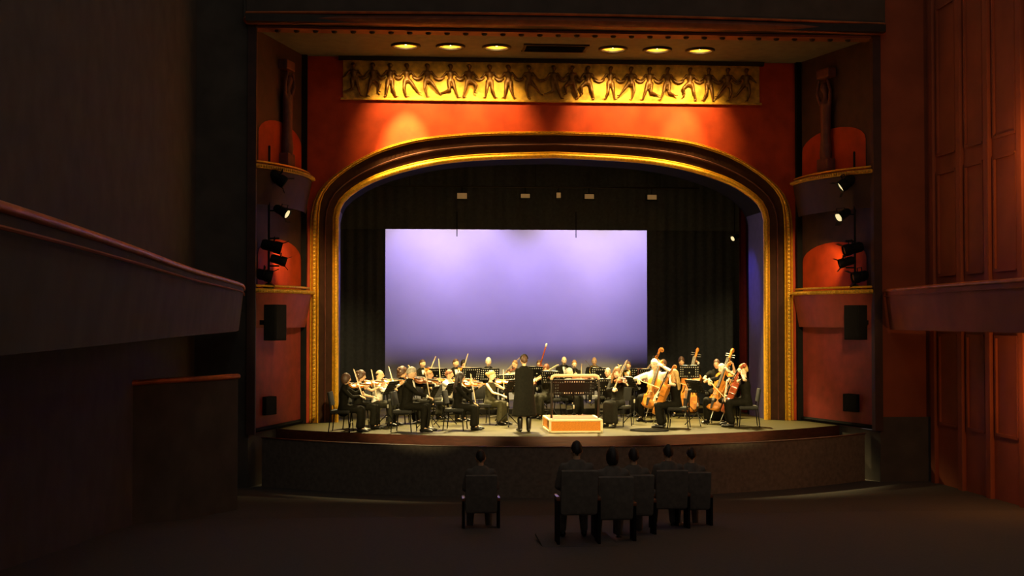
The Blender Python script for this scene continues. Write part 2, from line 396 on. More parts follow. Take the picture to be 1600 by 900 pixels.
w_ = vx1-vx0
MB().box((0,-0.35,-0.01),(w_+0.08,0.06,0.05)).box((0,0.35,-0.01),(w_+0.08,0.06,0.05)).box((-w_/2,0,-0.01),(0.06,0.66,0.05)).box((w_/2,0,-0.01),(0.06,0.66,0.05)).build('frame', M['dark_bronze'], t)
MB().box((0,0,0.25),(w_,0.68,0.02)).build('backing', M['ink'], t)
sl = MB().box((0,0,0),(w_-0.04,0.07,0.012), Matrix.Rotation(R(40),3,'X')).mesh('slat', False); sl.materials.append(M['ink'])
for k in range(7):
    o = link('slat', sl, t); o.location = (0, -0.28+k*0.093, 0.03)

# --- frieze of dancers
fr = empty('relief_frieze', (0, -0.25, at(860, 157, -0.25).z)); ZF = fr.location.z
tag(fr, 'gilded relief frieze of dancing figures above the stage arch', 'frieze')
fx0, fx1 = at(536, 120, -0.25).x, at(1186, 120, -0.25).x
FH = ZS-0.06-ZF
mb = MB(); NX = 90; NZ = 10
for i in range(NX+1):
    for j in range(NZ+1):
        x = fx0+(fx1-fx0)*i/NX; z = FH*j/NZ
        mb.V.append(Vector((x, -0.03-0.035*noise.noise(Vector((x*2.1, z*2.4, 3)))-0.02*noise.noise(Vector((x*6, z*6, 9))), z)))
for i in range(NX):
    for j in range(NZ): a = i*(NZ+1)+j; mb.F.append([a, a+NZ+1, a+NZ+2, a+1]); mb.M.append(0)
mb.build('ground', M['frieze'], fr, True)
MB().box(((fx0+fx1)/2, -0.04, FH+0.02), (fx1-fx0+0.2, 0.16, 0.10)).build('top_fillet', M['dark_bronze'], fr)
MB().box(((fx0+fx1)/2, -0.035, -0.03), (fx1-fx0+0.1, 0.10, 0.05), bev=0.012).build('bottom_fillet', M['old_gold'], fr)
def dancer(v):
    """one dancer about 0.9 m tall; v picks the leg positions, the arms reach down to the neighbours"""
    legs = [((0.05,0.45),(0.10,0.25),(0.17,0.02),(0.24,0.0)), ((-0.05,0.45),(-0.02,0.22),(-0.17,0.14),(-0.24,0.12))]
    if v == 1: legs = [((0.05,0.45),(0.16,0.30),(0.27,0.12),(0.34,0.10)), ((-0.05,0.45),(-0.07,0.24),(-0.02,0.02),(0.05,0.0))]
    if v == 2: legs = [((0.05,0.45),(0.06,0.23),(0.13,0.02),(0.20,0.0)), ((-0.05,0.45),(-0.07,0.24),(-0.10,0.02),(-0.16,0.0))]
    if v == 3: legs = [((0.05,0.45),(0.17,0.33),(0.13,0.14),(0.19,0.11)), ((-0.05,0.45),(-0.09,0.23),(-0.15,0.02),(-0.08,0.0))]
    m = MB(); y = 0
    m.loft([(0,y,0.43),(0.0,y,0.52),(-0.01,y,0.64),(0,y,0.70)], [(0.085,0.06),(0.062,0.05),(0.088,0.065),(0.04,0.035)], 10, side=(1,0,0))
    m.loft([(0,y,0.70),(0.0,y-0.01,0.75)], [0.03,0.03], 8); m.ball((0.005,y-0.02,0.80), (0.052,0.055,0.066), 10, 8); m.ball((-0.015,y,0.83), (0.06,0.05,0.05), 8, 6)
    for L in legs:
        m.loft([(L[0][0],y,L[0][1]),(L[1][0],y-0.03,L[1][1])], [0.055,0.04], 8); m.loft([(L[1][0],y-0.03,L[1][1]),(L[2][0],y-0.01,L[2][1]+0.02)], [0.04,0.024], 8)
        m.loft([(L[2][0],y-0.01,L[2][1]+0.02),(L[3][0],y-0.03,L[3][1]+0.02)], [0.025,0.018], 6)
    for sx in (-1, 1):
        m.loft([(sx*0.085,y,0.67),(sx*0.165,y-0.02,0.565)], [0.034,0.027], 8); m.loft([(sx*0.165,y-0.02,0.565),(sx*0.245,y,0.50)], [0.027,0.02], 8)
    me = remesh(m, 0.018, 2, 'dancer'); me.materials.append(M['frieze_fig']); return me
dm = [dancer(v) for v in range(4)]
DX = [553,583,610,636,668,704,733,765,794,826,865,893,918,953,985,1014,1042,1077,1106,1136,1165]
for k, px in enumerate(DX):
    o = link('dancer', dm[(k*3+k//4) % 4], fr); o.location = (at(px, 125, -0.25).x, -0.070, 0.005)
    o.scale = (1.0 if k < 11 else -1.0, 1.35, FH/0.97)
    if k:
        xa, xb = at(DX[k-1], 125, -0.25).x, o.location.x; g = MB(); q = [Vector((xa+(xb-xa)*(0.28+0.44*t/6), -0.075, FH*(0.55-0.05*math.sin(math.pi*t/6)))) for t in range(7)]
        g.loft(q, [0.022+0.014*math.sin(math.pi*t/6) for t in range(7)], 7).build('garland', M['frieze_fig'], fr, True)

# --- stage floor and apron
def edge_y(x):
    a = abs(x)/7.2
    return -4.2 + 2.75*a*a + 0.3*a**4
xs_ = [-7.2+14.4*k/36 for k in range(37)]
fl = [(x, edge_y(x)) for x in xs_]
def flat(poly, z0, z1):
    mb = MB(); n = len(poly); bm = bmesh.new()
    a = [bm.verts.new((x, y, z1)) for x, y in poly]; b = [bm.verts.new((x, y, z0)) for x, y in poly]
    bm.faces.new(a); bm.faces.new(list(reversed(b)))
    for i in range(n): bm.faces.new((a[i], b[i], b[(i+1) % n], a[(i+1) % n]))
    bm.verts.index_update(); mb.add([v.co.copy() for v in bm.verts], [[v.index for v in f.verts] for f in bm.faces]); bm.free(); return mb
floor = structure(flat(fl+[(9.3, -0.2), (9.3, 8.6), (-9.3, 8.6), (-9.3, -0.2)], -0.06, 0.0).build('floor', M['stage']), 'worn wooden stage floor with curved apron', 'floor')
tr = structure(empty('trim_4'), 'red stained curved stage front with a pale ledge', 'stage front')
def ribbon(z0, z1, d0, d1, m, name):
    mb = MB()
    for x, y in fl: mb.V += [Vector((x, y+d0, z0)), Vector((x, y+d1, z1))]
    for i in range(len(fl)-1): mb.F.append([2*i, 2*i+2, 2*i+3, 2*i+1]); mb.M.append(0)
    return mb.build(name, m, tr, True)
ribbon(-0.28, 0.0, -0.012, -0.012, M['stage_edge'], 'upper_fascia')
ribbon(-1.15, -0.30, 0.10, 0.05, M['ink'], 'lower_fascia')
pit = structure(empty('trim_5'), 'black curved orchestra pit barrier with thin pale rail', 'pit rail')
pr_ = [Vector((x, edge_y(x)-1.35, -0.10)) for x in [-6.6+13.2*k/36 for k in range(37)]]
mb = MB(); mb.add(pr_+[p+Vector((0,0,-1.05)) for p in pr_], [(i, i+1, i+38, i+37) for i in range(36)]); mb.add([p+Vector((0,.06,0)) for p in pr_]+[p+Vector((0,.06,-1.05)) for p in pr_], [(i, i+1, i+38, i+37) for i in range(36)]); mb.build('barrier_cloth', M['pit_cloth'], pit, True)
MB().loft([p+Vector((0,.03,0.012)) for p in pr_], [(0.05, 0.014)]*37, 8, side=(0,1,0)).build('barrier_rail', M['stage_edge'], pit, True)
# auditorium floor, rising towards the camera
mb = MB().add([(-14,-1.2,-1.15),(14,-1.2,-1.15),(14,-8,-1.05),(-14,-8,-1.05),(14,-33,1.0),(-14,-33,1.0)], [(0,1,2,3),(3,2,4,5)])
structure(mb.build('floor_auditorium', M['carpet_dark']), 'dark carpeted auditorium floor sloping up from the stage', 'floor')
def house_z(y): return -1.05+(-8-y)*2.05/25 if y < -8 else -1.1

# --- stage house: black box
sb = structure(empty('wall_stage'), 'black painted walls of the stage house', 'wall')
MB().box((-9.3,4.9,4.6),(0.1,7.4,9.4)).build('side_wall', M['ink'], sb); MB().box((9.3,4.9,4.6),(0.1,7.4,9.4)).build('side_wall', M['ink'], sb)
MB().box((0,8.6,4.6),(18.6,0.1,9.4)).build('rear_wall', M['ink'], sb); MB().box((0,5.1,9.35),(18.6,7.2,0.1)).build('grid_roof', M['ink'], sb)

# --- splayed side walls with boxes, mirrored
def side(sx):
    w = 'left' if sx < 0 else 'right'
    A = Vector((sx*5.98, -0.26, 0)); B = Vector((sx*6.86, -3.30, 0)); d = (B-A).normalized(); nrm = Vector((-sx*abs(d.y), -abs(d.x), 0)).normalized()
    def on(s, z, o=0.0): return A + (B-A)*s + nrm*o + Vector((0,0,z))
    root = structure(empty(f'wall_{w}_splay'), f'dark red splayed side wall with boxes {w} of the stage arch', 'wall')
    mb = MB(); mb.add([on(0.0,2.3), on(1,2.3), on(1,ZS), on(0.0,ZS)], [(0,1,2,3)]); mb.add([on(0.05,0,-.3), on(1,0,-.3), on(1,ZS,-.3), on(0.05,ZS,-.3)], [(0,1,2,3)])
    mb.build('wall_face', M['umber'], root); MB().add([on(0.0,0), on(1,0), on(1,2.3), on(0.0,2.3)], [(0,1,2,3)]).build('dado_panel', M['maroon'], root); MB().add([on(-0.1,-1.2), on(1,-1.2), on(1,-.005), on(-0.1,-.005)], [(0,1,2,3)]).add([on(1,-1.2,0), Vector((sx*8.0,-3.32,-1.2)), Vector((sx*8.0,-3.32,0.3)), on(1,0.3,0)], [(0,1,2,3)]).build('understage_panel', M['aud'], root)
    MB().box((A.x-sx*0.02, -0.34, ZS/2), (0.13, 0.14, ZS)).build('dark_pilaster', M['ink'], root)  # black strip stands in for the shadow gap beside the jamb
    MB().box(on(0.99, ZS/2, 0.05), (0.18, 0.2, ZS)).build('outer_pilaster', M['umber'], root)
    # stage door frame line near the floor
    MB().loft([on(0.0,0.06,0.02), on(1,0.06,0.02)], [0.05,0.05], 6).build('skirting', M['ink'], root)
    for zi, (zr, nm) in enumerate(((3.06, 'lower'), (5.72, 'upper'))):
        t = empty('theatre_box', on(0.5, zr-0.9)); tag(t, f'bowed {nm} theatre box with beaded gilt rim {w} of the stage', 'theatre box')
        inv = Matrix.Translation(-on(0.5, zr-0.9))
        prof = [(k/12, 0.10+0.42*math.sin(math.pi*(0.12+0.86*k/12))**0.8) for k in range(13)]
        def rim(dz, do): return [inv @ on(0.06+0.92*s, zr+dz, o+do) for s, o in prof]
        top, low = rim(0, 0), rim(-0.80, -0.16)
        mb = MB(); mb.add(top+low, [(i, i+1, i+14, i+13) for i in range(12)]); mb.build('parapet', M['maroon'] if nm == 'lower' else M['umber'], t, True)  # upper parapet takes the shade-darkened colour, lower one stays maroon
        mb = MB(); bk = [inv @ on(0.06+0.92*s, zr-0.02, 0.0) for s, o in prof]; mb.add(top+bk, [(i, i+1, i+14, i+13) for i in range(12)]); mb.build('ledge', M['cove'], t, True)
        MB().loft(top, [(0.048,0.048)]*13, 8).build('rim', M['gold'], t, True)
        q = rim(0.10, -0.06); MB().loft(q, [(0.028,0.028)]*13, 8).build('upper_rim', M['gold'], t, True)
        b = MB()
        for p in crom(rim(0, 0.045), 40): b.ball(p, 0.034, 6, 4)
        tag(b.build('bead_row', M['old_gold'], t, True), kind='stuff')
        # back of the box, a rounded red niche
        nb = MB(); ar = []
        for k in range(13):
            an = math.pi*k/12; ar.append(inv @ on(0.46+0.40*math.cos(an), zr+0.78+0.40*math.sin(an), 0.015))
        ar = [inv @ on(0.86, zr, 0.015)] + ar + [inv @ on(0.06, zr, 0.015)]
        nb.add(ar, [list(range(len(ar)))]); nb.build('niche', M['red_wall'], t)
    # carved figure column above the upper box
    t = empty('carved_pilaster', on(0.42, 5.9)); tag(t, f'dim carved figure on a pilaster {w} of the frieze', 'statue')
    m = MB(); m.loft([(0,0,0.0),(0,0,0.12),(0,0,0.5),(0,0,0.95),(0,0,1.25),(0,0,1.42)], [(0.15,0.13),(0.17,0.14),(0.13,0.11),(0.15,0.12),(0.19,0.12),(0.07,0.06)], 10, side=(1,0,0))
    m.loft([(0,0,1.4),(0,0,1.55)], [0.06,0.06], 8); m.ball((0,-0.02,1.66), (0.10,0.11,0.13), 10, 8)
    for s2 in (-1, 1): m.loft([(s2*0.17,0,1.27),(s2*0.27,-0.05,1.55),(s2*0.16,-0.06,1.85)], [0.05,0.045,0.035], 8)
    me = remesh(m, 0.03, 3, 'figure'); me.materials.append(M['carved']); f = link('figure', me, t); f.location = (0, -0.12, 0.30)
    MB().box((0,-0.06,0.15),(0.44,0.34,0.3), bev=0.04).build('plinth', M['carved'], t); MB().box((0,-0.06,2.3),(0.5,0.3,0.22), bev=0.05).build('capital', M['carved'], t)
    MB().box((0,0.06,1.2),(0.36,0.12,2.3)).build('shaft', M['cove'], t); t.rotation_euler = (0,0, math.atan2(nrm.x, -nrm.y))
    # lighting boom with lanterns in front of the lower box
    bx_ = at(418, 400, -3.0).x*(1 if sx < 0 else -1)
    boom = empty('lighting_boom', (bx_, -2.75, 0)); tag(boom, f'black upright lighting pipe in front of the {w} boxes', 'lighting pipe')
    MB().loft([(0,0,3.12),(0,0,6.2)], [0.026,0.026], 10).build('pipe', M['steel'], boom, True); MB().loft([(0,0,3.10),(0,0,3.13)], [0.12,0.12], 14).build('base_flange', M['steel'], boom, True)
    for z in (3.6, 4.2, 4.8, 5.5): MB().loft([(0,0,z),(-sx*0.22,-0.05,z)], [0.018,0.018], 8).build('side_arm', M['steel'], boom, True)
    lan = [('topmost', -0.20, 5.50, (3, 0.3, -2.0), 'lens_on'), ('second from top', -0.30, 4.78, (3, -1.3, -1.7), 'lens_on'), ('large middle', -0.10, 4.02, (4, 0.3, -1.0), 'lens_off'), ('small lower', -0.24, 3.72, (4, 0.6, -1.2), 'lens_off'), ('lowest', 0.10, 3.40, (4, 0.2, -0.8), 'lens_off')]
    for nm, ox, z, aim, ln in lan:
        lantern((bx_+sx*ox, -2.80, z), Vector((-sx*aim[0], aim[1], aim[2])), f'{nm} black stage lantern on the {w} lighting pipe', M[ln], 1.0 if nm[0] != 's' else 0.8)
    # loudspeakers at the foot of the wall
    for px, py, hh, ww, nm in ((421, 504, 0.76, 0.40, 'tall'), (416, 633, 0.40, 0.42, 'small')):
        p = at(px, py, -2.2 if nm == 'small' else -3.45); q = Vector((sx*abs(p.x), -2.35, p.z)) if nm == 'small' else on(0.97, p.z, 0.56)
        t = empty('loudspeaker', (q.x, q.y, q.z-hh/2), math.atan2(nrm.x, -nrm.y)*0.8); tag(t, f'{nm} black loudspeaker on the red wall {w} of the stage', 'loudspeaker')
        MB().box((0,0,hh/2),(ww,0.30,hh), bev=0.02).build('cabinet', M['ink'], t); MB().box((0,-0.155,hh/2),(ww*0.88,0.02,hh*0.92), bev=0.006).build('grille', M['steel'], t)
        MB().box((0,0.25,hh/2),(0.10,0.24,0.10)).build('wall_bracket', M['steel'], t)
    return on
def lantern(loc, aim, label, lens, s=1.0, kind='spot'):
    q = aim.to_track_quat('-Y', 'Z'); t = empty('stage_lantern', loc); tag(t, label, 'stage light'); t.rotation_mode = 'QUATERNION'; t.rotation_quaternion = q; t.scale = (s, s, s)
    rx = Matrix.Rotation(R(90), 3, 'X')
    b = MB(); pr = [(0.0,-0.26),(0.09,-0.26),(0.12,-0.2),(0.12,0.02),(0.135,0.04),(0.135,0.18)]; b.lathe(pr, 18); b.V = [rx @ v for v in b.V]; b.build('can', M['steel'], t, True)
    b = MB(); b.lathe([(0.0,0.15),(0.06,0.162),(0.128,0.14)], 18); b.V = [rx @ v for v in b.V]; b.build('lens', lens, t, True)
    MB().loft([(-0.16,0,0),(-0.16,0.02,0.2),(0.16,0.02,0.2),(0.16,0,0)], [0.012]*4, 6).build('yoke', M['steel'], t)
    for sz, rt in ((1, -35), (-1, 35)): MB().box((0,-0.23,sz*0.15),(0.24,0.14,0.006), Matrix.Rotation(R(rt),3,'X')).build('barn_door', M['steel'], t)
    return t
side(-1); side(1)
for sx in (-1, 1):   # the boom lamps that wash the box wall and the players
    spot('boom_lamp_light', (sx*6.1, -2.7, 4.05), (sx*6.15, -1.2, 3.6), 130, (1.0, 0.62, 0.24), 66, 0.8, 0.05)
    spot('boom_lamp_light', (sx*5.9, -2.9, 4.8), (-sx*0.2, -3.0, 0.4), 1900, WARM, 32, 0.7, 0.08)

# --- side balconies and outer walls of the auditorium
def balcony(sx):
    w = 'left' if sx < 0 else 'right'
    P = [(-6.95,-3.4),(-6.62,-6.0),(-6.45,-8.0),(-6.2,-14.0),(-5.85,-19.4),(-5.65,-23.5),(-5.6,-28.0)]
    P = crom([Vector((sx*abs(x), y, 3.07)) for x, y in P], 30)
    t = structure(empty(f'wall_{w}_balcony'), f'dark {w} side balcony front with worn gilded handrail', 'balcony')
    mb = MB(); k = len(P); mb.add(P+[p+Vector((sx*0.10,0,-0.85)) for p in P], [(i, i+1, i+1+k, i+k) for i in range(k-1)]); mb.build('fascia', M['aud'] if sx < 0 else M['aud_red'], t, True)  # right fascia carries the light-leak red, left stays brown
    mb = MB(); mb.add([p+Vector((sx*0.1,0,-0.85)) for p in P]+[p+Vector((sx*3.4,0,-0.85)) for p in P], [(i, i+1, i+1+k, i+k) for i in range(k-1)]); mb.build('underside', M['aud'], t, True)
    MB().loft(P, [0.035]*k, 8).build('handrail', M['rail'], t, True)
    MB().loft([p+Vector((-sx*0.01,0,-0.12)) for p in P], [0.015]*k, 6).build('lower_moulding', M['aud_red'], t, True)
    return t
balcony(-1); balcony(1)
def house_wall(sx):
    w = 'left' if sx < 0 else 'right'; X = sx*8.0
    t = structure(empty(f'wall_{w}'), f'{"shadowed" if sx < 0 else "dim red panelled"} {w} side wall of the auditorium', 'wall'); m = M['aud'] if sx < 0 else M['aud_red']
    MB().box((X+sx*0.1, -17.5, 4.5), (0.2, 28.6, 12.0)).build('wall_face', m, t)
    MB().add([(sx*6.86,-3.3,-1.2),(X,-3.2,-1.2),(X,-3.2,10.5),(sx*6.86,-3.3,10.5)], [(0,1,2,3)]).build('return_wall', m, t)
    if sx > 0:
        for y in (-3.6, -5.0, -6.3, -7.7, -9.6): MB().box((X-0.04, y, 4.4), (0.10, 0.22, 11.6), bev=0.03).build('pilaster', m, t)
        for ya, yb in ((-3.6,-5.0),(-5.0,-6.3),(-6.3,-7.7),(-7.7,-9.6)):
            for z0, z1 in ((0.2,2.1),(3.4,5.6),(6.0,9.2)):
                c = (ya+yb)/2; l = abs(yb-ya)-0.5; o = MB()
                o.box((X-0.02,c,z0),(0.05,l,0.06)).box((X-0.02,c,z1),(0.05,l,0.06)).box((X-0.02,c-l/2,(z0+z1)/2),(0.05,0.06,z1-z0)).box((X-0.02,c+l/2,(z0+z1)/2),(0.05,0.06,z1-z0)).build('panel_moulding', m, t)
house_wall(-1); house_wall(1)
for z_, nm in ((5.2, 'upper'), (1.2, 'lower')):  # unseen lamps added to imitate a warm light leak
    t = empty('wall_sconce', (7.96, -8.75, z_)); tag(t, f'{nm} warm glass wall lamp on the right auditorium wall', 'wall lamp')
    MB().box((0,0,0),(0.06,0.16,0.34), bev=0.015).build('backplate', M['dark_bronze'], t); MB().loft([(-0.02,0,-0.05),(-0.16,0,-0.08),(-0.2,0,0.0)], [0.018]*3, 8).build('arm', M['brass'], t, True)
    MB().lathe([(0.02,0.0),(0.09,0.03),(0.12,0.12),(0.10,0.22),(0.05,0.27)], 16, (-0.2,0,0)).build('shade', M['sconce_glass'], t, True)
    point('sconce_light', (7.42, -8.75, z_+0.15), 62, (1.0, 0.40, 0.10), 0.12)
# stalls side partition, barely lit
a, b = at(168, 601, -9.6), at(372, 588, -6.8)
t = structure(empty('wall_stalls'), 'faint low partition of the stalls below the left balcony', 'partition')
MB().add([(a.x,a.y,-1.1),(b.x,b.y,-1.1),(b.x,b.y,b.z),(a.x,a.y,a.z)], [(0,1,2,3)]).build('partition_face', M['aud'], t); MB().loft([a,b], [0.05,0.05], 8).build('partition_rail', M['rail'], t, True)

# --- drapes, backcloth and batten
def drape(name, p0, p1, ztop, zbot, m, label, cat='curtain', amp=0.06, fold=0.28, hem=None):
    p0 = Vector(p0); p1 = Vector(p1); L = (p1-p0).length; nx = max(8, int(L/fold*8)); d = (p1-p0).normalized(); nr = Vector((-d.y, d.x, 0)); mb = MB()
    for i in range(nx+1):
        s = L*i/nx; o = amp*math.sin(2*math.pi*s/fold)+amp*0.4*math.sin(2*math.pi*s/fold*0.37+1)
        for k in range(5):
            f = k/4; q = p0+d*s+nr*o*(0.5+0.5*f); mb.V.append(Vector((q.x, q.y, ztop+(zbot-ztop)*f)))
    for i in range(nx):
        for k in range(4): a_ = i*5+k; mb.F.append([a_, a_+5, a_+6, a_+1]); mb.M.append(0)
    o = mb.build(name, m, None, True); md = o.modifiers.new('thickness', 'SOLIDIFY'); md.thickness = 0.012
    return tag(o, label, cat)
YM = 5.5
zb = at(806, 360, YM).z; xl = at(602, 470, YM).x; xr = at(1011, 470, YM).x
drape('masking_curtain', (-8.8, YM, 0), (xl, YM, 0), 8.9, 0.02, M['black_drape'], 'black pleated leg curtain left of the violet backcloth', amp=0.03)
drape('masking_curtain', (xr, YM, 0), (8.8, YM, 0), 8.9, 0.02, M['black_drape'], 'black pleated leg curtain right of the violet backcloth', amp=0.03)
drape('stage_border', (-8.8, YM-0.25, 0), (8.8, YM-0.25, 0), 8.9, zb, M['black_drape'], 'black border curtain across the top of the backcloth', amp=0.02)
p = at(1160, 500, 1.9); drape('house_curtain', (p.x-0.06, 1.95, 0), (p.x+1.0, 1.95, 0), 8.6, 0.03, M['red_drape'], 'gathered red velvet curtain at the right wing', amp=0.07, fold=0.2)
drape('house_curtain', (-6.4, 1.95, 0), (-5.30, 1.95, 0), 8.6, 0.03, M['red_drape'], 'gathered red velvet curtain at the left wing', amp=0.07, fold=0.2)
cy = drape('backcloth', (-5.8, 7.9, 0), (5.8, 7.9, 0), 7.2, 0.02, M['cyc'], 'violet lit plain backcloth behind the orchestra', 'backdrop', amp=0.004, fold=1.3)
for px, ln, nm in ((714, 10, 'left'), (900, 12, 'right')):
    p = at(px, 359, YM-0.3); tag(MB().loft([(p.x, p.y, p.z+0.5),(p.x, p.y, p.z-ln/55)], [0.012,0.012], 6).build('hanging_cable', M['ink']), f'short black cable hanging over the {nm} part of the backcloth top', 'cable')
zb2 = at(870, 305, 4.6).z
bat = empty('lighting_batten', (0, 4.6, zb2+0.22)); tag(bat, 'thin overhead lighting bar across the dark stage', 'lighting bar')
MB().loft([(-4.6,0,0),(4.6,0,0)], [0.024,0.024], 8).build('pipe', M['dark_bronze'], bat, True)
for x in (-3.5, 0, 3.5): MB().loft([(x,0,0),(x,0,2.4)], [0.006,0.006], 6).build('suspension_wire', M['steel'], bat)
for px, py, ww, hh, nm in ((722,306,0.27,0.16,'leftmost'),(821,306,0.25,0.11,'second from left'),(873,305,0.12,0.15,'narrow middle'),(921,307,0.26,0.13,'second from right'),(1019,308,0.26,0.13,'rightmost')):
    p = at(px, py, 4.5); t = empty('flood_lamp', (p.x, 4.6, p.z)); tag(t, f'{nm} amber flood lamp on the overhead bar', 'stage light', 'flood lamps on the overhead bar')
    MB().box((0,0.02,0),(ww+0.05,0.2,hh+0.05), bev=0.02).build('housing', M['steel'], t); MB().box((0,-0.085,0),(ww,0.02,hh), bev=0.006).build('lens', M['lens_amber'], t); MB().loft([(0,0.02,hh/2),(0,0.0,0.24)], [0.014,0.014], 6).build('clamp', M['steel'], t)
p = at(1148, 371, 2.6); lantern(p, Vector((-2, -1.2, -1)), 'small lit lantern hanging in the dark right wing', M['lens_on'], 0.55)
tag(MB().loft([(p.x, p.y+0.03, p.z+0.1),(p.x, p.y+0.03, 9.3)], [0.012,0.012], 6).build('suspension_rod', M['steel']), 'thin rod holding the small lantern in the right wing', 'rod')
# ================================================================== FURNITURE
def make_chair():
    t = empty('orchestra_chair')
    MB().box((0,0,0.445),(0.44,0.43,0.065), bev=0.025).build('seat', M['pad'], t, True)
    MB().box((0,0.235,0.72),(0.42,0.045,0.30), Matrix.Rotation(R(-10),3,'X'), bev=0.02).build('backrest', M['pad'], t, True)
    for sx in (-1, 1):
        MB().loft([(sx*0.20,-0.18,0.42),(sx*0.215,-0.215,0.0)], [0.013,0.013], 6).build('leg', M['steel'], t)
        MB().loft([(sx*0.20,0.265,0.84),(sx*0.205,0.20,0.42),(sx*0.215,0.245,0.0)], [0.013]*3, 6).build('leg', M['steel'], t)
        MB().loft([(sx*0.205,-0.19,0.40),(sx*0.205,0.205,0.40)], [0.011]*2, 6).build('side_rail', M['steel'], t)
    MB().loft([(-0.21,-0.20,0.20),(0.21,-0.20,0.20)], [0.009]*2, 6).build('stretcher', M['chrome'], t)
    return t
def make_stool():
    t = empty('tall_stool')
    MB().lathe([(0,0.70),(0.17,0.70),(0.185,0.725),(0.17,0.755),(0,0.76)], 20).build('seat', M['pad'], t, True)
    for k in range(4):
        a = R(45+90*k); MB().loft([(0.12*math.cos(a),0.12*math.sin(a),0.70),(0.22*math.cos(a),0.22*math.sin(a),0.0)], [0.014]*2, 6).build('leg', M['steel'], t)
    MB().lathe([(0.178,0.27),(0.190,0.27),(0.190,0.29),(0.178,0.29),(0.178,0.27)], 20).build('foot_ring', M['chrome'], t, True)
    return t
def desk_mesh(w, h):
    """perforated steel desk: a thin plate with rows of square holes"""
    mb = MB(); nx, nz = (19 if w < .7 else 35), 11; dx, dz = w/nx, h/nz
    for i in range(nx):
        for k in range(nz):
            hole = (i % 2 == 1) and (k % 2 == 1) and (k in (1,3,7,9) or i in (1,3,nx-4,nx-2)) and not (k in (3,7) and 4 < i < nx-5)
            if not hole:
                x0 = -w/2+i*dx; z0 = k*dz
                mb.add([(x0,0,z0),(x0+dx,0,z0),(x0+dx,0,z0+dz),(x0,0,z0+dz)], [(0,1,2,3)])
    me = mb.mesh('desk', False); bm = bmesh.new(); bm.from_mesh(me); bmesh.ops.remove_doubles(bm, verts=bm.verts[:], dist=1e-5)
    r = bmesh.ops.extrude_face_region(bm, geom=bm.faces[:]); bmesh.ops.translate(bm, verts=[v for v in r['geom'] if isinstance(v, bmesh.types.BMVert)], vec=(0,0.006,0))
    bmesh.ops.recalc_face_normals(bm, faces=bm.faces[:]); bm.to_mesh(me); bm.free(); me.materials.append(M['steel'])
    return me
DESK = {}
def music_stand(loc, rz, top, label, w=0.50, h=0.34, tilt=22, sheet=None, base=0.0, sheet_over=0.03):
    """player sits on the +Y side; the desk leans away from the player"""
    t = empty('music_stand', loc, rz); tag(t, label, 'music stand', 'music stands among the players')
    zt = top - h*math.cos(R(tilt)) - base; rt = Matrix.Rotation(R(tilt), 4, 'X')
    if (w, h) not in DESK: DESK[(w, h)] = desk_mesh(w, h)
    d = link('desk', DESK[(w, h)], t); d.matrix_local = Matrix.Translation((0,0,zt)) @ rt
    MB().box((0,0.035,0),(w,0.07,0.006)).box((0,0.07,0.012),(w,0.006,0.028)).box((-w/2,0.003,h/2),(0.012,0.012,h)).box((w/2,0.003,h/2),(0.012,0.012,h)).box((0,0.003,h),(w,0.012,0.012)).build('lip', M['steel'], d)
    MB().loft([(0,-0.02,zt+h*0.4),(0,0,zt-0.02),(0,0,0.22)], [0.011,0.012,0.013], 8).build('pole', M['steel'], t, True)
    MB().loft([(0,0,zt-0.30),(0,0,zt-0.24)], [0.02,0.02], 10).build('collar', M['chrome'], t, True); MB().ball((0,-0.05,zt+h*0.4), 0.022, 8, 6).build('tilt_knob', M['chrome'], t, True)
    for k in range(3):
        a = R(90+120*k); MB().loft([(0,0,0.30),(0.30*math.cos(a),0.30*math.sin(a),0.015)], [0.010,0.010], 6).build('leg', M['steel'], t)
        MB().ball((0.30*math.cos(a),0.30*math.sin(a),0.015), 0.017, 8, 6).build('rubber_foot', M['ink'], t, True)
    if sheet:
        s = MB(); sw, sh = 0.225, 0.31
        for sx in (-1, 1):
            for i in range(6):
                x0, x1 = sx*sw*i/6, sx*sw*(i+1)/6; y0, y1 = 0.012+0.012*math.sin(math.pi*i/6), 0.012+0.012*math.sin(math.pi*(i+1)/6)
                s.add([(x0,y0,0.012),(x1,y1,0.012),(x1,y1,sh+sheet_over),(x0,y0,sh+sheet_over),(x0,y0+0.006,0.012),(x1,y1+0.006,0.012),(x1,y1+0.006,sh+sheet_over),(x0,y0+0.006,sh+sheet_over)], [(0,1,2,3),(4,7,6,5),(3,2,6,7),(0,4,5,1)])
        o = s.build('sheet_music', M['paper']); tag(o, sheet, 'sheet music', 'open parts on the music stands')
        o.matrix_world = Matrix.Translation(loc) @ Matrix.Rotation(rz, 4, 'Z') @ Matrix.Translation((0,0.006,zt)) @ rt
    return t

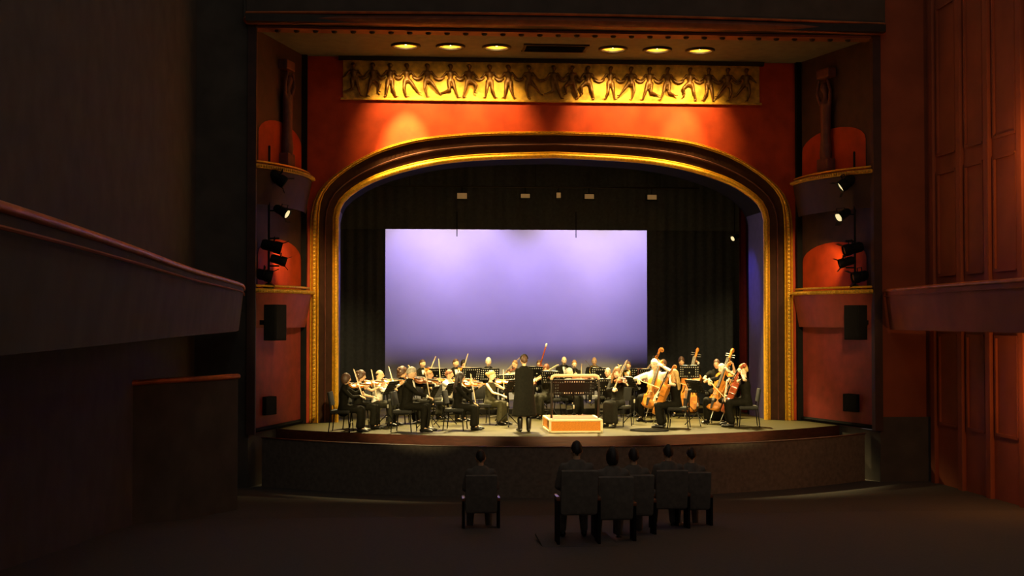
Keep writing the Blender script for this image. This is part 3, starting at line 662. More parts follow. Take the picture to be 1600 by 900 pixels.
# ================================================================== INSTRUMENTS
OUTL = [(0,0.01),(0.005,.10),(.03,.185),(.09,.255),(.2,.29),(.3,.275),(.37,.24),(.40,.245),(.42,.2),(.47,.165),(.54,.157),(.61,.165),(.655,.195),(.675,.225),(.70,.215),(.76,.228),(.83,.236),(.90,.222),(.955,.17),(.985,.10),(1,.03)]
def make_strings(L, depth, m, name, endpin=0.0, neck=0.62, pegs=True):
    """violin family; Z runs from tail to scroll, the strings face -Y"""
    t = empty(name); h = depth*L; ar = 0.035*L; b = MB(); rings = []
    for z, w in OUTL:
        w *= L; z *= L; f = min(1, w/(0.2*L))
        rings.append([(-w,-h/2,z),(-w*.5,-h/2-ar*.7*f,z),(0,-h/2-ar*f,z),(w*.5,-h/2-ar*.7*f,z),(w,-h/2,z),(w,h/2,z),(w*.5,h/2+ar*.6*f,z),(0,h/2+ar*.9*f,z),(-w*.5,h/2+ar*.6*f,z),(-w,h/2,z)])
    k = 10; V = [v for r in rings for v in r]; Fc = [(i*k+j, i*k+(j+1) % k, (i+1)*k+(j+1) % k, (i+1)*k+j) for i in range(len(rings)-1) for j in range(k)]
    Fc += [tuple(range(k)), tuple(range((len(rings)-1)*k, len(rings)*k))]; b.add(V, Fc); b.build('body', m, t, True)
    top = -h/2-ar
    e1 = L*(1+neck*0.62); e2 = L*(1+neck)
    MB().loft([(0,-h*0.30,L*0.97),(0,-h*0.36,L*1.05),(0,-h*0.36,e1)], [(0.055*L,h*0.3),(0.036*L,0.045*L),(0.032*L,0.036*L)], 10, side=(1,0,0)).build('neck', m, t, True)
    f0, f1 = L*0.70, e1; ya, yb = top-0.055*L, top-0.01*L
    fb = MB(); fb.add([(-.06*L,ya,f0),(.06*L,ya,f0),(.036*L,yb,f1),(-.036*L,yb,f1),(-.06*L,ya+.025*L,f0),(.06*L,ya+.025*L,f0),(.036*L,yb+.025*L,f1),(-.036*L,yb+.025*L,f1)], [(0,1,2,3),(4,7,6,5),(0,4,5,1),(3,2,6,7),(0,3,7,4),(1,5,6,2)]); fb.build('fingerboard', M['ebony'], t)
    q = [(0,-h*0.30,e1),(0,-h*0.15,e1+(e2-e1)*.55)]
    for i in range(9):
        a = R(-90+i*52); r = 0.055*L*(1-i/11); q.append((0, -h*0.15+0.055*L-0.0+r*math.sin(a)*1.0, e2-0.03*L+r*math.cos(a)))
    MB().loft(q, [0.032*L,0.03*L]+[0.03*L*(1-i*0.05) for i in range(9)], 8, side=(1,0,0)).build('scroll', m, t, True)
    MB().add([(-.03*L,top-.03*L,.04*L),(.03*L,top-.03*L,.04*L),(.055*L,top-.05*L,.30*L),(-.055*L,top-.05*L,.30*L),(-.03*L,top-.01*L,.04*L),(.03*L,top-.01*L,.04*L),(.055*L,top-.03*L,.30*L),(-.055*L,top-.03*L,.30*L)], [(0,1,2,3),(4,7,6,5),(0,4,5,1),(3,2,6,7),(0,3,7,4),(1,5,6,2)]).build('tailpiece', M['ebony'], t)
    MB().box((0,top-.035*L,.50*L),(.12*L,.085*L,.012*L)).build('bridge', M['maple'], t)
    s = MB()
    for i in range(4): x = (i-1.5)/3; s.loft([(x*.07*L,top-.05*L,.29*L),(x*.09*L,top-.08*L,.50*L),(x*.05*L,yb-.004,f1)], [max(.0009,.0022*L)]*3, 4, caps=False)
    s.build('strings', M['bowhair'], t)
    for sx in (-1, 1): MB().loft([(sx*.085*L,top+.012*L,.60*L),(sx*.10*L,top+.010*L,.52*L),(sx*.13*L,top+.014*L,.43*L)], [(.010*L,.008*L)]*3, 6).build('f_hole', M['ebony'], t)
    if pegs:
        for i in range(4): MB().loft([((-1)**i*.03*L,-h*.2,e1+(e2-e1)*(.1+.12*i)),((-1)**i*.12*L,-h*.2,e1+(e2-e1)*(.1+.12*i))], [.010*L,.014*L], 6).build('peg', M['ebony'], t)
    if endpin: MB().loft([(0,0,0.02),(0,0,-endpin)], [.012,.006], 8).build('endpin', M['chrome'], t, True)
    else: MB().ball((-.07*L,-h/2-ar-.01,.05*L), (.10*L,.03*L,.07*L), 10, 6).build('chin_rest', M['ebony'], t, True)
    return t
def make_bow(L, name='bow'):
    t = empty(name)
    MB().loft([(0,0,-0.03),(0,0.004,L*.3),(0,0.012,L*.65),(0,0.004,L*.95),(0,-0.018,L)], [.008,.0075,.007,.006,.005], 6).build('stick', M['maple'], t, True)
    MB().box((0,-0.018,L*.49),(.010,.003,L*.96)).build('hair_ribbon', M['bowhair'], t); MB().box((0,-0.010,0.03),(.013,.022,.05), bev=.003).build('frog', M['ebony'], t)
    return t
def make_clarinet(L=0.62):
    t = empty('clarinet'); MB().loft([(0,0,0),(0,0,L*.9)], [.014,.017], 10).build('tube', M['ebony'], t, True); MB().lathe([(.017,L*.88),(.022,L*.93),(.036,L),(.03,L),(.014,L*.9)], 14).build('bell', M['ebony'], t, True)
    MB().loft([(0,0,-.07),(0,0,0)], [.007,.013], 8).build('mouthpiece', M['ebony'], t, True)
    for i in range(6): MB().ball((0,-.017,L*(.18+.1*i)), (.009,.005,.009), 8, 5).build('key', M['chrome'], t)
    return t
def make_bassoon():
    t = empty('bassoon'); MB().loft([(0,0,0),(0,0,1.30)], [.024,.02], 10).build('long_joint', M['varnish_red'], t, True); MB().loft([(.05,0,0.02),(.05,0,.75)], [.024,.018], 10).build('wing_joint', M['varnish_red'], t, True)
    MB().loft([(.025,0,-.04),(.025,0,.03)], [(.05,.028)]*2, 10, side=(1,0,0)).build('boot_cap', M['chrome'], t, True); MB().loft([(0,0,1.28),(0,0,1.34)], [.024,.027], 12).build('bell_ring', M['white'], t, True)
    MB().loft([(.05,0,.74),(.07,-.02,.80),(.14,-.10,.80),(.20,-.20,.76)], [.005]*4, 6).build('crook', M['chrome'], t, True)
    return t
def make_horn():
    t = empty('french_horn'); q = [(.14*math.cos(R(a)),.012*a/360,.14*math.sin(R(a))) for a in range(0,720,24)]
    MB().loft(q, [.009+.004*i/len(q) for i in range(len(q))], 8).build('coil', M['brass'], t, True)
    b = MB(); b.lathe([(.018,0),(.025,.08),(.05,.16),(.10,.22),(.15,.245),(.145,.25),(.09,.23),(.02,.10)], 20); mt = Matrix.Rotation(R(115),3,'Y'); b.V = [mt @ v + Vector((.06,.03,-.12)) for v in b.V]; b.build('bell', M['brass'], t, True)
    MB().loft([(-.10,0,.10),(-.20,-.02,.22),(-.24,-.03,.27)], [.007,.005,.008], 6).build('mouthpipe', M['brass'], t, True)
    for i in range(3): MB().loft([(-.03+.03*i,-.03,.0),(-.03+.03*i,-.03,.06)], [.012]*2, 8).build('valve', M['brass'], t, True)
    return t

# ================================================================== PEOPLE
def head_mesh(mb, Mx, lips=1, eyes=2):
    nu, nv = 28, 20; V = []; a, b, c = .074, .097, .120
    def shape(d):
        x, y, z = a*d[0], b*d[1], c*d[2]
        if z < 0:
            t = -d[2]; x *= 1-.26*t*t-.06*t; y *= (1-.30*t if d[1] > 0 else 1-.04*t)
        if d[1] < 0:
            y -= .026*math.exp(-(x/.015)**2-((z+.020)/.022)**2)*(1 if z > -.045 else .6)
            y -= .010*math.exp(-(x/.011)**2-((z-.012)/.022)**2)
            for sx in (-1, 1): y += .011*math.exp(-((x-sx*.032)/.017)**2-((z-.012)/.013)**2)
            y -= .006*math.exp(-(x/.05)**2-((z-.036)/.012)**2)
            y -= .007*math.exp(-(x/.026)**2-((z+.062)/.012)**2); y -= .010*math.exp(-(x/.026)**2-((z+.100)/.016)**2)
        return Vector((x, y, z))
    V.append(shape((0,0,-1)))
    for i in range(1, nv):
        ph = -math.pi/2+math.pi*i/nv
        for j in range(nu): th = 2*math.pi*j/nu-math.pi/2; V.append(shape((math.cos(ph)*math.cos(th), math.cos(ph)*math.sin(th), math.sin(ph))))
    V.append(shape((0,0,1))); Fc = [(0, 1+(j+1) % nu, 1+j) for j in range(nu)]
    for i in range(nv-2):
        for j in range(nu): p = 1+i*nu+j; q = 1+i*nu+(j+1) % nu; Fc.append((p, q, q+nu, p+nu))
    L = len(V)-1; o = 1+(nv-2)*nu; Fc += [(o+j, o+(j+1) % nu, L) for j in range(nu)]
    n0 = len(mb.F); mb.add([Mx @ v for v in V], Fc)
    for fi, f in enumerate(Fc):
        m_ = sum((V[i] for i in f), Vector())/len(f)
        if m_.y < -.05 and abs(m_.x) < .024 and abs(m_.z+.064) < .008: mb.M[n0+fi] = lips
    R3 = Mx.to_3x3()
    for sx in (-1, 1):
        mb.ball(Mx @ Vector((sx*.031,-.080,.012)), .010, 8, 6, eyes)
        mb.ball(Mx @ Vector((sx*.073,.008,-.008)), (.009,.020,.031), 8, 6, 0, R3)
def hair_mesh(style, Mx, seed):
    mb = MB(); nu, nv = 26, 18; a, b, c = .074, .097, .120
    cfg = dict(short=(.50,.02,-.55,1.13,.05), man=(.58,.12,-.40,1.09,.03), bob=(.42,-.78,-.95,1.22,.04), long=(.42,-.70,-.95,1.20,.05), bun=(.48,-.05,-.55,1.11,.03), curly=(.40,-.45,-.75,1.32,.12), bald=(1.4,.02,-.35,1.05,.02), fringe=(.22,-.30,-.60,1.16,.04))[style]
    fr_, sd, bk, mul, am = cfg; V = []
    for i in range(nv+1):
        ph = -math.pi/2+math.pi*i/nv
        for j in range(nu):
            th = 2*math.pi*j/nu; d = (math.cos(ph)*math.cos(th), math.cos(ph)*math.sin(th), math.sin(ph))
            y = d[1]; lim = sd+(fr_-sd)*(-y)**1.5 if y < 0 else sd+(bk-sd)*y
            if style == 'bald' and d[2] > .30: lim = 9
            w = max(0, min(1, (d[2]-lim)/.14+.5)); w = w*w*(3-2*w)
            r = .86+(mul-.86)*w+am*w*noise.noise(Vector(d)*5+Vector((seed*3.1,0,0)))
            V.append(Mx @ Vector((a*d[0]*r, b*d[1]*r+.006, c*d[2]*r+.003)))
    mb.add(V, [(i*nu+j, i*nu+(j+1) % nu, (i+1)*nu+(j+1) % nu, (i+1)*nu+j) for i in range(nv) for j in range(nu)])
    X = lambda *p: Mx @ Vector(p); sdv = Mx.to_3x3() @ Vector((1,0,0))
    if style == 'long':
        mb.loft([X(0,.055,.02),X(0,.085,-.10),X(0,.105,-.22),X(0,.10,-.34),X(0,.09,-.40)], [(.085,.05),(.10,.05),(.105,.045),(.085,.035),(.04,.02)], 12, side=sdv)
        for sx in (-1, 1): mb.loft([X(sx*.07,.0,.02),X(sx*.085,.0,-.10),X(sx*.085,-.02,-.24)], [.03,.032,.016], 8)
    if style == 'bun': mb.ball(X(0,.125,.03), (.045,.045,.045), 12, 8); mb.ball(X(0,.098,.02), (.03,.03,.03), 8, 6)
    if style == 'curly':
        rnd = random.Random(seed)
        for k in range(16):
            th = rnd.uniform(0, math.pi); mb.ball(X(.09*math.cos(th),.03+.08*math.sin(th),rnd.uniform(-.10,.11)), rnd.uniform(.025,.04), 7, 5)
    return mb
def hand(mb, w, d, n, sd, curl=1.0, spread=.02, m=0):
    """w wrist, d pointing direction, n the way the palm faces; sd +1 right hand, -1 left hand"""
    d = d.normalized(); n = (n-d*n.dot(d)); n = n.normalized() if n.length > 1e-6 else d.orthogonal().normalized(); t = d.cross(n)*sd
    mb.loft([w-d*.02, w+d*.02, w+d*.06, w+d*.088], [(.026,.019),(.033,.017),(.041,.016),(.038,.013)], 10, side=t, m=m)
    for i, (o, ln, r) in enumerate(((.030,.070,.0092),(.010,.078,.0095),(-.010,.072,.009),(-.029,.056,.008))):
        p = w+d*.080+t*o; q = [p-d*.02]; dr = (d+t*(o*spread*20)).normalized(); an = 0.0
        for k, seg in enumerate((.46,.31,.23)):
            q.append(q[-1]+(dr*math.cos(an)+n*math.sin(an))*(ln*seg+(.02 if k == 0 else 0))); an += curl*(.75 if k == 0 else .6)
        mb.loft(q, [r,r*.97,r*.9,r*.72], 7, m=m)
    p = w+d*.028+t*.022; q = [p-t*.006, p+(t*.75+d*.5+n*.25).normalized()*.032, p+(t*.75+d*.5+n*.25).normalized()*.032+(d*.75+t*.25+n*.7*curl).normalized()*.030]
    q.append(q[-1]+(d*.6+n*.9*curl-t*.1).normalized()*.024); mb.loft(q, [.013,.011,.0095,.0075], 7, m=m)
def ik(s, h, l1, l2, pole):
    v = h-s; dist = min(v.length, (l1+l2)*.995); u = v.normalized(); a = (l1*l1-l2*l2+dist*dist)/(2*dist); hh = math.sqrt(max(0, l1*l1-a*a))
    p = pole-u*pole.dot(u); p = p.normalized() if p.length > 1e-6 else u.orthogonal().normalized()
    return s+u*a+p*hh, s+u*dist
V3 = Vector
def basis(o, z, ny):
    """matrix with local Z along z and local -Y along ny as far as possible"""
    z = z.normalized(); y = -(ny-z*ny.dot(z)).normalized(); x = y.cross(z); m = Matrix((x, y, z)).transposed().to_4x4(); m.translation = o
    return m
PROTO = {}
def proto(key, fn):
    if key not in PROTO: PROTO[key] = fn()
    return PROTO[key]
used_proto = set()
def place(key, fn, mw, label, cat, group=None):
    p = proto(key, fn)
    o = p if key not in used_proto else clone(p)
    used_proto.add(key); o.rotation_mode = 'QUATERNION'; l, r, s = mw.decompose(); o.location = l; o.rotation_quaternion = r; o.scale = (1,1,1)
    tag(o, label, cat, group); return o
GEN = dict(violin=lambda: make_strings(.356,.11,M['varnish'],'violin'), viola=lambda: make_strings(.41,.115,M['varnish_dark'],'viola'), cello=lambda: make_strings(.755,.17,M['varnish'],'cello',.26,.60), cello_red=lambda: make_strings(.755,.17,M['varnish_red'],'cello',.26,.60), bass=lambda: make_strings(1.05,.19,M['varnish'],'double_bass',.12,.56), bow=lambda: make_bow(.72), bassbow=lambda: make_bow(.70), clarinet=make_clarinet, bassoon=make_bassoon, horn=make_horn)
def person(who, label, loc, rz, s=1.0, pose='violin', outfit='suit', hair=('man','brown'), skin='skin', lean=4, bowz=.6, turn=0, woman=False, seat=True, seed=0, bow_u=.5, nod=0, group='orchestra players', cloth='cloth', cello='cello', perch_h=.2):
    """builds the figure in its own frame (front -Y, left +X) and everything it holds"""
    stand = pose == 'solo'; perch = pose == 'bass'; H = .40 if stand else (perch_h if perch else 0.0); hz = .53+H
    Mw = Matrix.Translation(loc) @ Matrix.Rotation(rz, 4, 'Z') @ Matrix.Diagonal((s,s,s,1))
    U = Matrix.Translation((0,0,hz)) @ Matrix.Rotation(R(lean), 4, 'X') @ Matrix.Translation((0,0,-hz)) @ Matrix.Translation((0,0,H))
    up = lambda p: U @ V3(p); U3 = U.to_3x3()
    ringsM = [(.47,.165,.13),(.58,.16,.115),(.72,.148,.102),(.88,.172,.115),(.98,.178,.10),(1.045,.125,.078),(1.085,.058,.056)]
    ringsW = [(.47,.168,.13),(.58,.155,.112),(.72,.122,.092),(.88,.148,.115),(.98,.158,.09),(1.045,.108,.07),(1.085,.05,.05)]
    rg = ringsW if woman else ringsM; shx = .155 if woman else .178
    tp = [up((0,.005,z)) for z, a, b in rg]; sdv = (1,0,0)
    spread = .20 if pose == 'cello' else (.14 if not woman else .09)
    legs = []
    for sx in (-1, 1):
        if stand: legs.append((V3((sx*.09,0,.93)), V3((sx*.095,-.02,.50)), V3((sx*.10,.02,.09)), V3((sx*.12,-.14,.035))))
        elif perch: legs.append((V3((sx*.09,0,hz+.005)), V3((sx*.17,-.38,.60)), V3((sx*.17,-.40,.09)), V3((sx*.20,-.56,.035))))
        else: legs.append((V3((sx*.09,0,.535)), V3((sx*spread,-.43,.52)), V3((sx*(spread+.01),-.40 if pose != 'cello' else -.34,.09)), V3((sx*(spread+.03),-.56 if pose != 'cello' else -.50,.035))))
    # ---- what is held decides where the hands go
    held = []; hR = hL = None; dR = dL = None; nR = nL = None; hd_turn, hd_tilt = turn, 0
    poleR, poleL = V3((-.7,.1,-.7)), V3((.6,.1,-.8))
    if pose in ('violin', 'viola'):
        kk = .356 if pose == 'violin' else .41
        T = up((.055,-.085,1.085)); ax = (U3 @ V3((.66,-.74,.02))).normalized(); nn = (U3 @ V3((-.30,-.18,.95))); nn = (nn-ax*nn.dot(ax)).normalized()
        c = T+ax*kk*.60+nn*(.055+.10*kk); sidev = ax.cross(nn).normalized()
        if sidev.x < 0: sidev = -sidev      # from the right hand across towards the left
        b = (sidev+V3((0,0,bowz))).normalized(); frog = c-b*(.10+.52*bow_u)
        held += [(pose, basis(T, ax, nn)), ('bow', basis(frog, b, -nn))]
        hR = frog-V3((-.02,0,0))-b*.0+V3((-.03,.055,.015)); dR = (frog+V3((.02,-.03,-.02))-hR); nR = V3((.3,-.2,-.9)); poleR = V3((-.8,.15,-.45))
        nk = T+ax*kk*1.42; hL = nk-ax*.045-nn*.065+V3((.03,.02,-.02)); dL = (nn*.8+ax*.35-sidev*.3); nL = -ax*.2-sidev; poleL = V3((.5,-.2,-.9))
        hd_turn, hd_tilt = 24+turn, 9
    elif pose == 'cello':
        T = V3((.0,-.47,.30)); ax = V3((.16,.36,.92)).normalized(); nn = V3((-.15,-.93,.33)); nn = (nn-ax*nn.dot(ax)).normalized(); c = T+ax*.755*.64+nn*.155
        sidev = ax.cross(nn).normalized(); sidev = sidev if sidev.x > 0 else -sidev; b = (sidev+V3((0,0,bowz-.9))).normalized(); frog = c-b*(.08+.5*bow_u)
        held += [(cello, basis(T, ax, nn)), ('bow', basis(frog, b, -nn))]
        hR = frog+V3((-.03,.05,.03)); dR = V3((.3,-.5,-.75)); nR = V3((.5,.6,-.5)); poleR = V3((-.9,.1,-.3))
        nk = T+ax*.755*1.28; hL = nk+V3((.075,.0,-.01))-nn*.0; dL = V3((-.6,-.45,.55)); nL = V3((-.8,.35,-.4)); poleL = V3((.9,.0,-.35)); hd_turn, hd_tilt = -8+turn, -6
    elif pose == 'bass':
        T = V3((.10,-.46,.12)); ax = V3((.19,.20,.96)).normalized(); nn = V3((-.25,-.94,.25)); nn = (nn-ax*nn.dot(ax)).normalized(); c = T+ax*1.05*.63+nn*.23
        sidev = ax.cross(nn).normalized(); sidev = sidev if sidev.x > 0 else -sidev; b = (sidev+V3((0,0,bowz-.9))).normalized(); frog = c-b*.30
        held += [('bass', basis(T, ax, nn)), ('bassbow', basis(frog, b, -nn))]
        hR = frog+V3((-.02,.05,.05)); dR = V3((.2,-.4,-.85)); nR = V3((.6,.5,-.4)); poleR = V3((-.9,.1,-.2))
        nk = T+ax*1.05*1.26; hL = nk+V3((.08,.04,.0)); dL = V3((-.6,-.5,.5)); nL = V3((-.8,.2,-.3)); poleL = V3((.9,.1,-.3)); hd_turn = turn
    elif pose in ('clarinet', 'bassoon', 'horn'):
        mo = up((0,-.135,1.155))
        if pose == 'clarinet':
            ax = V3((0,-.62,-.78)).normalized(); T = mo+ax*.06; held.append(('clarinet', basis(T, ax, V3((0,-.8,.6)))))
            hL = T+ax*.22+V3((.05,.06,-.02)); hR = T+ax*.40+V3((-.05,.06,-.02)); dL = V3((-.5,-.7,.2)); dR = V3((.5,-.7,.2)); nL = V3((-.7,.3,.4)); nR = V3((.7,.3,.4))
        elif pose == 'bassoon':
            ax = V3((.30,-.16,.94)).normalized(); T = V3((-.20,-.16,.42)); held.append(('bassoon', basis(T, ax, V3((.4,-.9,0)))))
            hL = T+ax*.66+V3((.09,.0,-.02)); hR = T+ax*.22+V3((-.07,.0,.0)); dL = V3((-.6,-.6,.3)); dR = V3((.5,-.7,.2)); nL = V3((-.8,.3,0)); nR = V3((.8,.3,0))
        else:
            cc = up((-.02,-.27,.98)); held.append(('horn', Matrix.Translation(cc) @ Matrix.Rotation(R(-25), 4, 'Z')))
            hL = cc+V3((.08,-.02,-.06)); hR = cc+V3((-.02,.04,-.18)); dL = V3((-.5,-.6,.5)); dR = V3((.5,-.3,-.3)); nL = V3((-.7,.2,.3)); nR = V3((.3,-.7,.2))
    elif pose == 'solo':
        hR = up((-.07,-.20,.80)); hL = up((.07,-.20,.80)); poleR = V3((-.25,.5,-1)); poleL = V3((.25,.5,-1)); dR = V3((.5,-.8,.1)); dL = V3((-.5,-.8,.1)); nR = V3((.6,.2,-.5)); nL = V3((-.6,.2,-.5))
    else:   # hands on the lap
        hR = V3((-.10,-.24,.63)); hL = V3((.10,-.24,.63)); dR = V3((.35,-.9,-.1)); dL = V3((-.35,-.9,-.1)); nR = V3((0,-.1,-1)); nL = V3((0,-.1,-1))
    SR, SL = up((-shx,.005,1.005)), up((shx,.005,1.005))
    eR, hR = ik(SR, hR, .285, .255, poleR); eL, hL = ik(SL, hL, .285, .255, poleL)
    arms = [(SR, eR, hR), (SL, eL, hL)]; g = .9 if woman else 1.0
    # ---- continuous body
    b = MB(); b.loft(tp, [(a-.012, c-.012) for z, a, c in rg], 14, side=sdv)
    nk0, hc = up((0,.012,1.06)), up((0,-.012,1.225)); b.loft([nk0, up((0,.010,1.12)), hc+V3((0,.02,-.03))], [.054*g,.050*g,.050*g], 10)
    for h_, k_, an_, to_ in legs:
        b.loft([h_,k_], [.08,.054], 10); b.loft([k_, k_.lerp(an_, .35), an_], [.052,.052,.034], 10); b.loft([an_, to_], [.034,.026], 8)
    for S_, e_, h_ in arms:
        b.loft([S_, S_.lerp(e_, .5), e_], [.046*g,.043*g,.036*g], 10); b.loft([e_, e_.lerp(h_, .35), h_], [.037*g,.037*g,.024*g], 10)
    me = remesh(b, .022, 2, 'person')
    x = MB(); x.V = [v.co.copy() for v in me.vertices]; x.F = [list(p.vertices) for p in me.polygons]; x.M = [0]*len(x.F); bpy.data.meshes.remove(me)
    Mh = Matrix.Translation(hc) @ U3.to_4x4() @ Matrix.Rotation(R(hd_turn), 4, 'Z') @ Matrix.Rotation(R(nod), 4, 'X') @ Matrix.Rotation(R(hd_tilt), 4, 'Y')
    head_mesh(x, Mh); hand(x, hR, dR, nR, 1); hand(x, hL, dL, nL, -1)
    body = x.build('person', [M[skin], M['lips'], M['eyes']], None, True, fix=False)
    body.matrix_world = Mw; tag(body, label, 'person', group)
    if hair: hair_mesh(hair[0], Mh, seed).build('hair', M['hair_'+hair[1]], body, True)
    if stand:
        rb = MB(); q = [Mh @ V3((.083*math.cos(an), .025+.02*math.sin(an), .04+.098*math.sin(an))) for an in [math.pi*k/10 for k in range(11)]]; rb.loft(q, [(.014,.008)]*11, 8).build('ribbon', M['ebony'], body, True)
    # ---- clothes
    def garment(name, mb, m, vox=.022):
        me = remesh(mb, vox, 3, name); me.materials.append(m); return link(name, me, body)
    cl = M[cloth]; sleeves = outfit in ('suit', 'long', 'coat', 'white_shirt'); sk = woman or outfit in ('dress', 'long')
    tb = MB(); q = rg[:-1]; tb.loft(tp[:-1] if outfit != 'dress' else tp[:5], [(a+.012, c+.014) for z, a, c in (q if outfit != 'dress' else rg[:5])], 16, side=sdv)
    if sleeves:
        for S_, e_, h_ in arms:
            wr = e_.lerp(h_, .90); tb.loft([S_, S_.lerp(e_, .5), e_], [.066*g,.060*g,.052*g], 10); tb.loft([e_, e_.lerp(wr, .5), wr], [.052*g,.046*g,.038*g], 10)
    elif outfit == 'dress':
        for sx in (-1, 1): tb.loft([up((sx*.10,-.06,.95)), up((sx*.105,.0,1.05)), up((sx*.10,.06,.96))], [.018]*3, 8)
    else:
        for S_, e_, h_ in arms: tb.loft([S_, S_.lerp(e_, .55)], [.062*g,.058*g], 10)
    if stand:
        tb.loft([up((0,0,.99)),up((0,0,.86)),(0,.005,1.05),(0,.01,.80),(0,.01,.55),(0,.01,.36)], [(.185,.105),(.205,.13),(.215,.15),(.24,.19),(.268,.22),(.295,.245)], 18, side=sdv, round_=False); garment('dress', tb, cl)
    elif sk:
        pz = 0.0; L0, L1 = legs; tb.loft([(0,.02,hz-.02),(0,-.20,hz+.005),(0,-.42,hz-.01)], [(.185,.10),(.19,.095),(.165,.085)], 14, side=sdv)
        for h_, k_, an_, to_ in legs: tb.loft([h_,k_], [.10,.085], 12)
        for h_, k_, an_, to_ in legs: tb.loft([k_+V3((0,.01,0)), k_.lerp(an_, .5), an_+V3((0,0,.05))], [.085,.088,.095], 12)
        km, am = (L0[1]+L1[1])/2, (L0[2]+L1[2])/2; wd = abs(L0[1].x)+.03; tb.loft([km+V3((0,.01,-.01)), km.lerp(am, .5), am+V3((0,0,.05))], [(wd,.075),(wd,.08),(wd+.02,.088)], 14, side=sdv)
        garment('dress', tb, cl)
    else:
        garment('jacket' if outfit in ('suit', 'coat') else 'shirt', tb, M['white'] if outfit == 'white_shirt' else cl)
        lb = MB(); lb.loft([(0,.02,hz),(0,-.05,hz)], [(.17,.11),(.16,.10)], 12, side=sdv)
        for h_, k_, an_, to_ in legs: lb.loft([h_,k_], [.098,.074], 12); lb.loft([k_, k_.lerp(an_, .5), an_+V3((0,0,.01))], [.072,.066,.056], 12)
        garment('trousers', lb, cl)
        if outfit == 'suit':
            z = [(1.075,-.060,.05),(1.02,-.092,.05),(.95,-.122,.042),(.86,-.138,.025)]; bb = MB(); bb.loft([up((0,y,zz)) for zz, y, w in z], [(w,.014) for zz, y, w in z], 10, side=sdv); bb.build('shirt_front', M['white'], body, True)
            bt = MB(); bt.ball(up((0,-.088,1.075)), .010, 8, 6)
            for sx in (-1, 1): bt.ball(up((sx*.028,-.086,1.075)), (.022,.008,.015), 8, 6)
            bt.build('bow_tie', M['shoe'], body, True)
            cf = MB()
            for S_, e_, h_ in arms: cf.loft([e_.lerp(h_, .88), e_.lerp(h_, .985)], [.036,.034], 10)
            cf.build('cuffs', M['white'], body, True)
    if pose != 'lap' or True:
        for h_, k_, an_, to_ in legs:
            sh = MB(); hl = an_+V3((0,.035,-.045)); f = (to_-an_); f.z = 0; f.normalize(); z0 = to_.z-.003
            if stand: sh.loft([an_+V3((0,0,.20)), an_+V3((0,.0,.08)), an_+V3((0,.005,-.02))], [.066,.060,.052], 10)
            sh.loft([V3((an_.x,an_.y,z0+.012))-f*.04, V3((an_.x,an_.y,z0+.018))+f*.04, V3((to_.x,to_.y,z0+.008)), V3((to_.x,to_.y,z0))+f*.045], [(.038,.042),(.043,.042),(.046,.034),(.032,.022)], 10, side=f.cross(V3((0,0,1)))); sh.build('shoe', M['shoe'], body, True)
    # ---- instrument and bow, things of their own
    nm = dict(violin='violin', viola='viola', cello='cello', cello_red='cello', bass='double bass', bow='bow', bassbow='bow', clarinet='clarinet', bassoon='bassoon', horn='french horn')
    col = dict(violin='amber varnished', viola='dark varnished', cello='amber varnished', cello_red='red-brown', bass='amber varnished', bow='wooden', bassbow='wooden', clarinet='black', bassoon='red-brown', horn='brass')
    for key, ml in held:
        place(key, GEN[key], Mw @ ml, f'{col[key]} {nm[key]} {"in the hand of" if "bow" in key else "played by"} {who}', nm[key], f'{nm[key]}s of the orchestra' if key != 'horn' else None)
    # ---- seat
    if seat and not stand:
        key = 'stool' if perch else 'chair'; mw = Matrix.Translation(loc) @ Matrix.Rotation(rz, 4, 'Z') @ Matrix.Translation((0,.04,0)) if not perch else Matrix.Translation(loc) @ Matrix.Rotation(rz, 4, 'Z')
        PL = place(key, make_stool if perch else make_chair, mw, f'black {"tall stool" if perch else "padded chair"} under {who}', 'stool' if perch else 'chair', 'seats of the players')
        if perch: PL.scale = (1, 1, (s*(hz-.055))/.76)
    return body
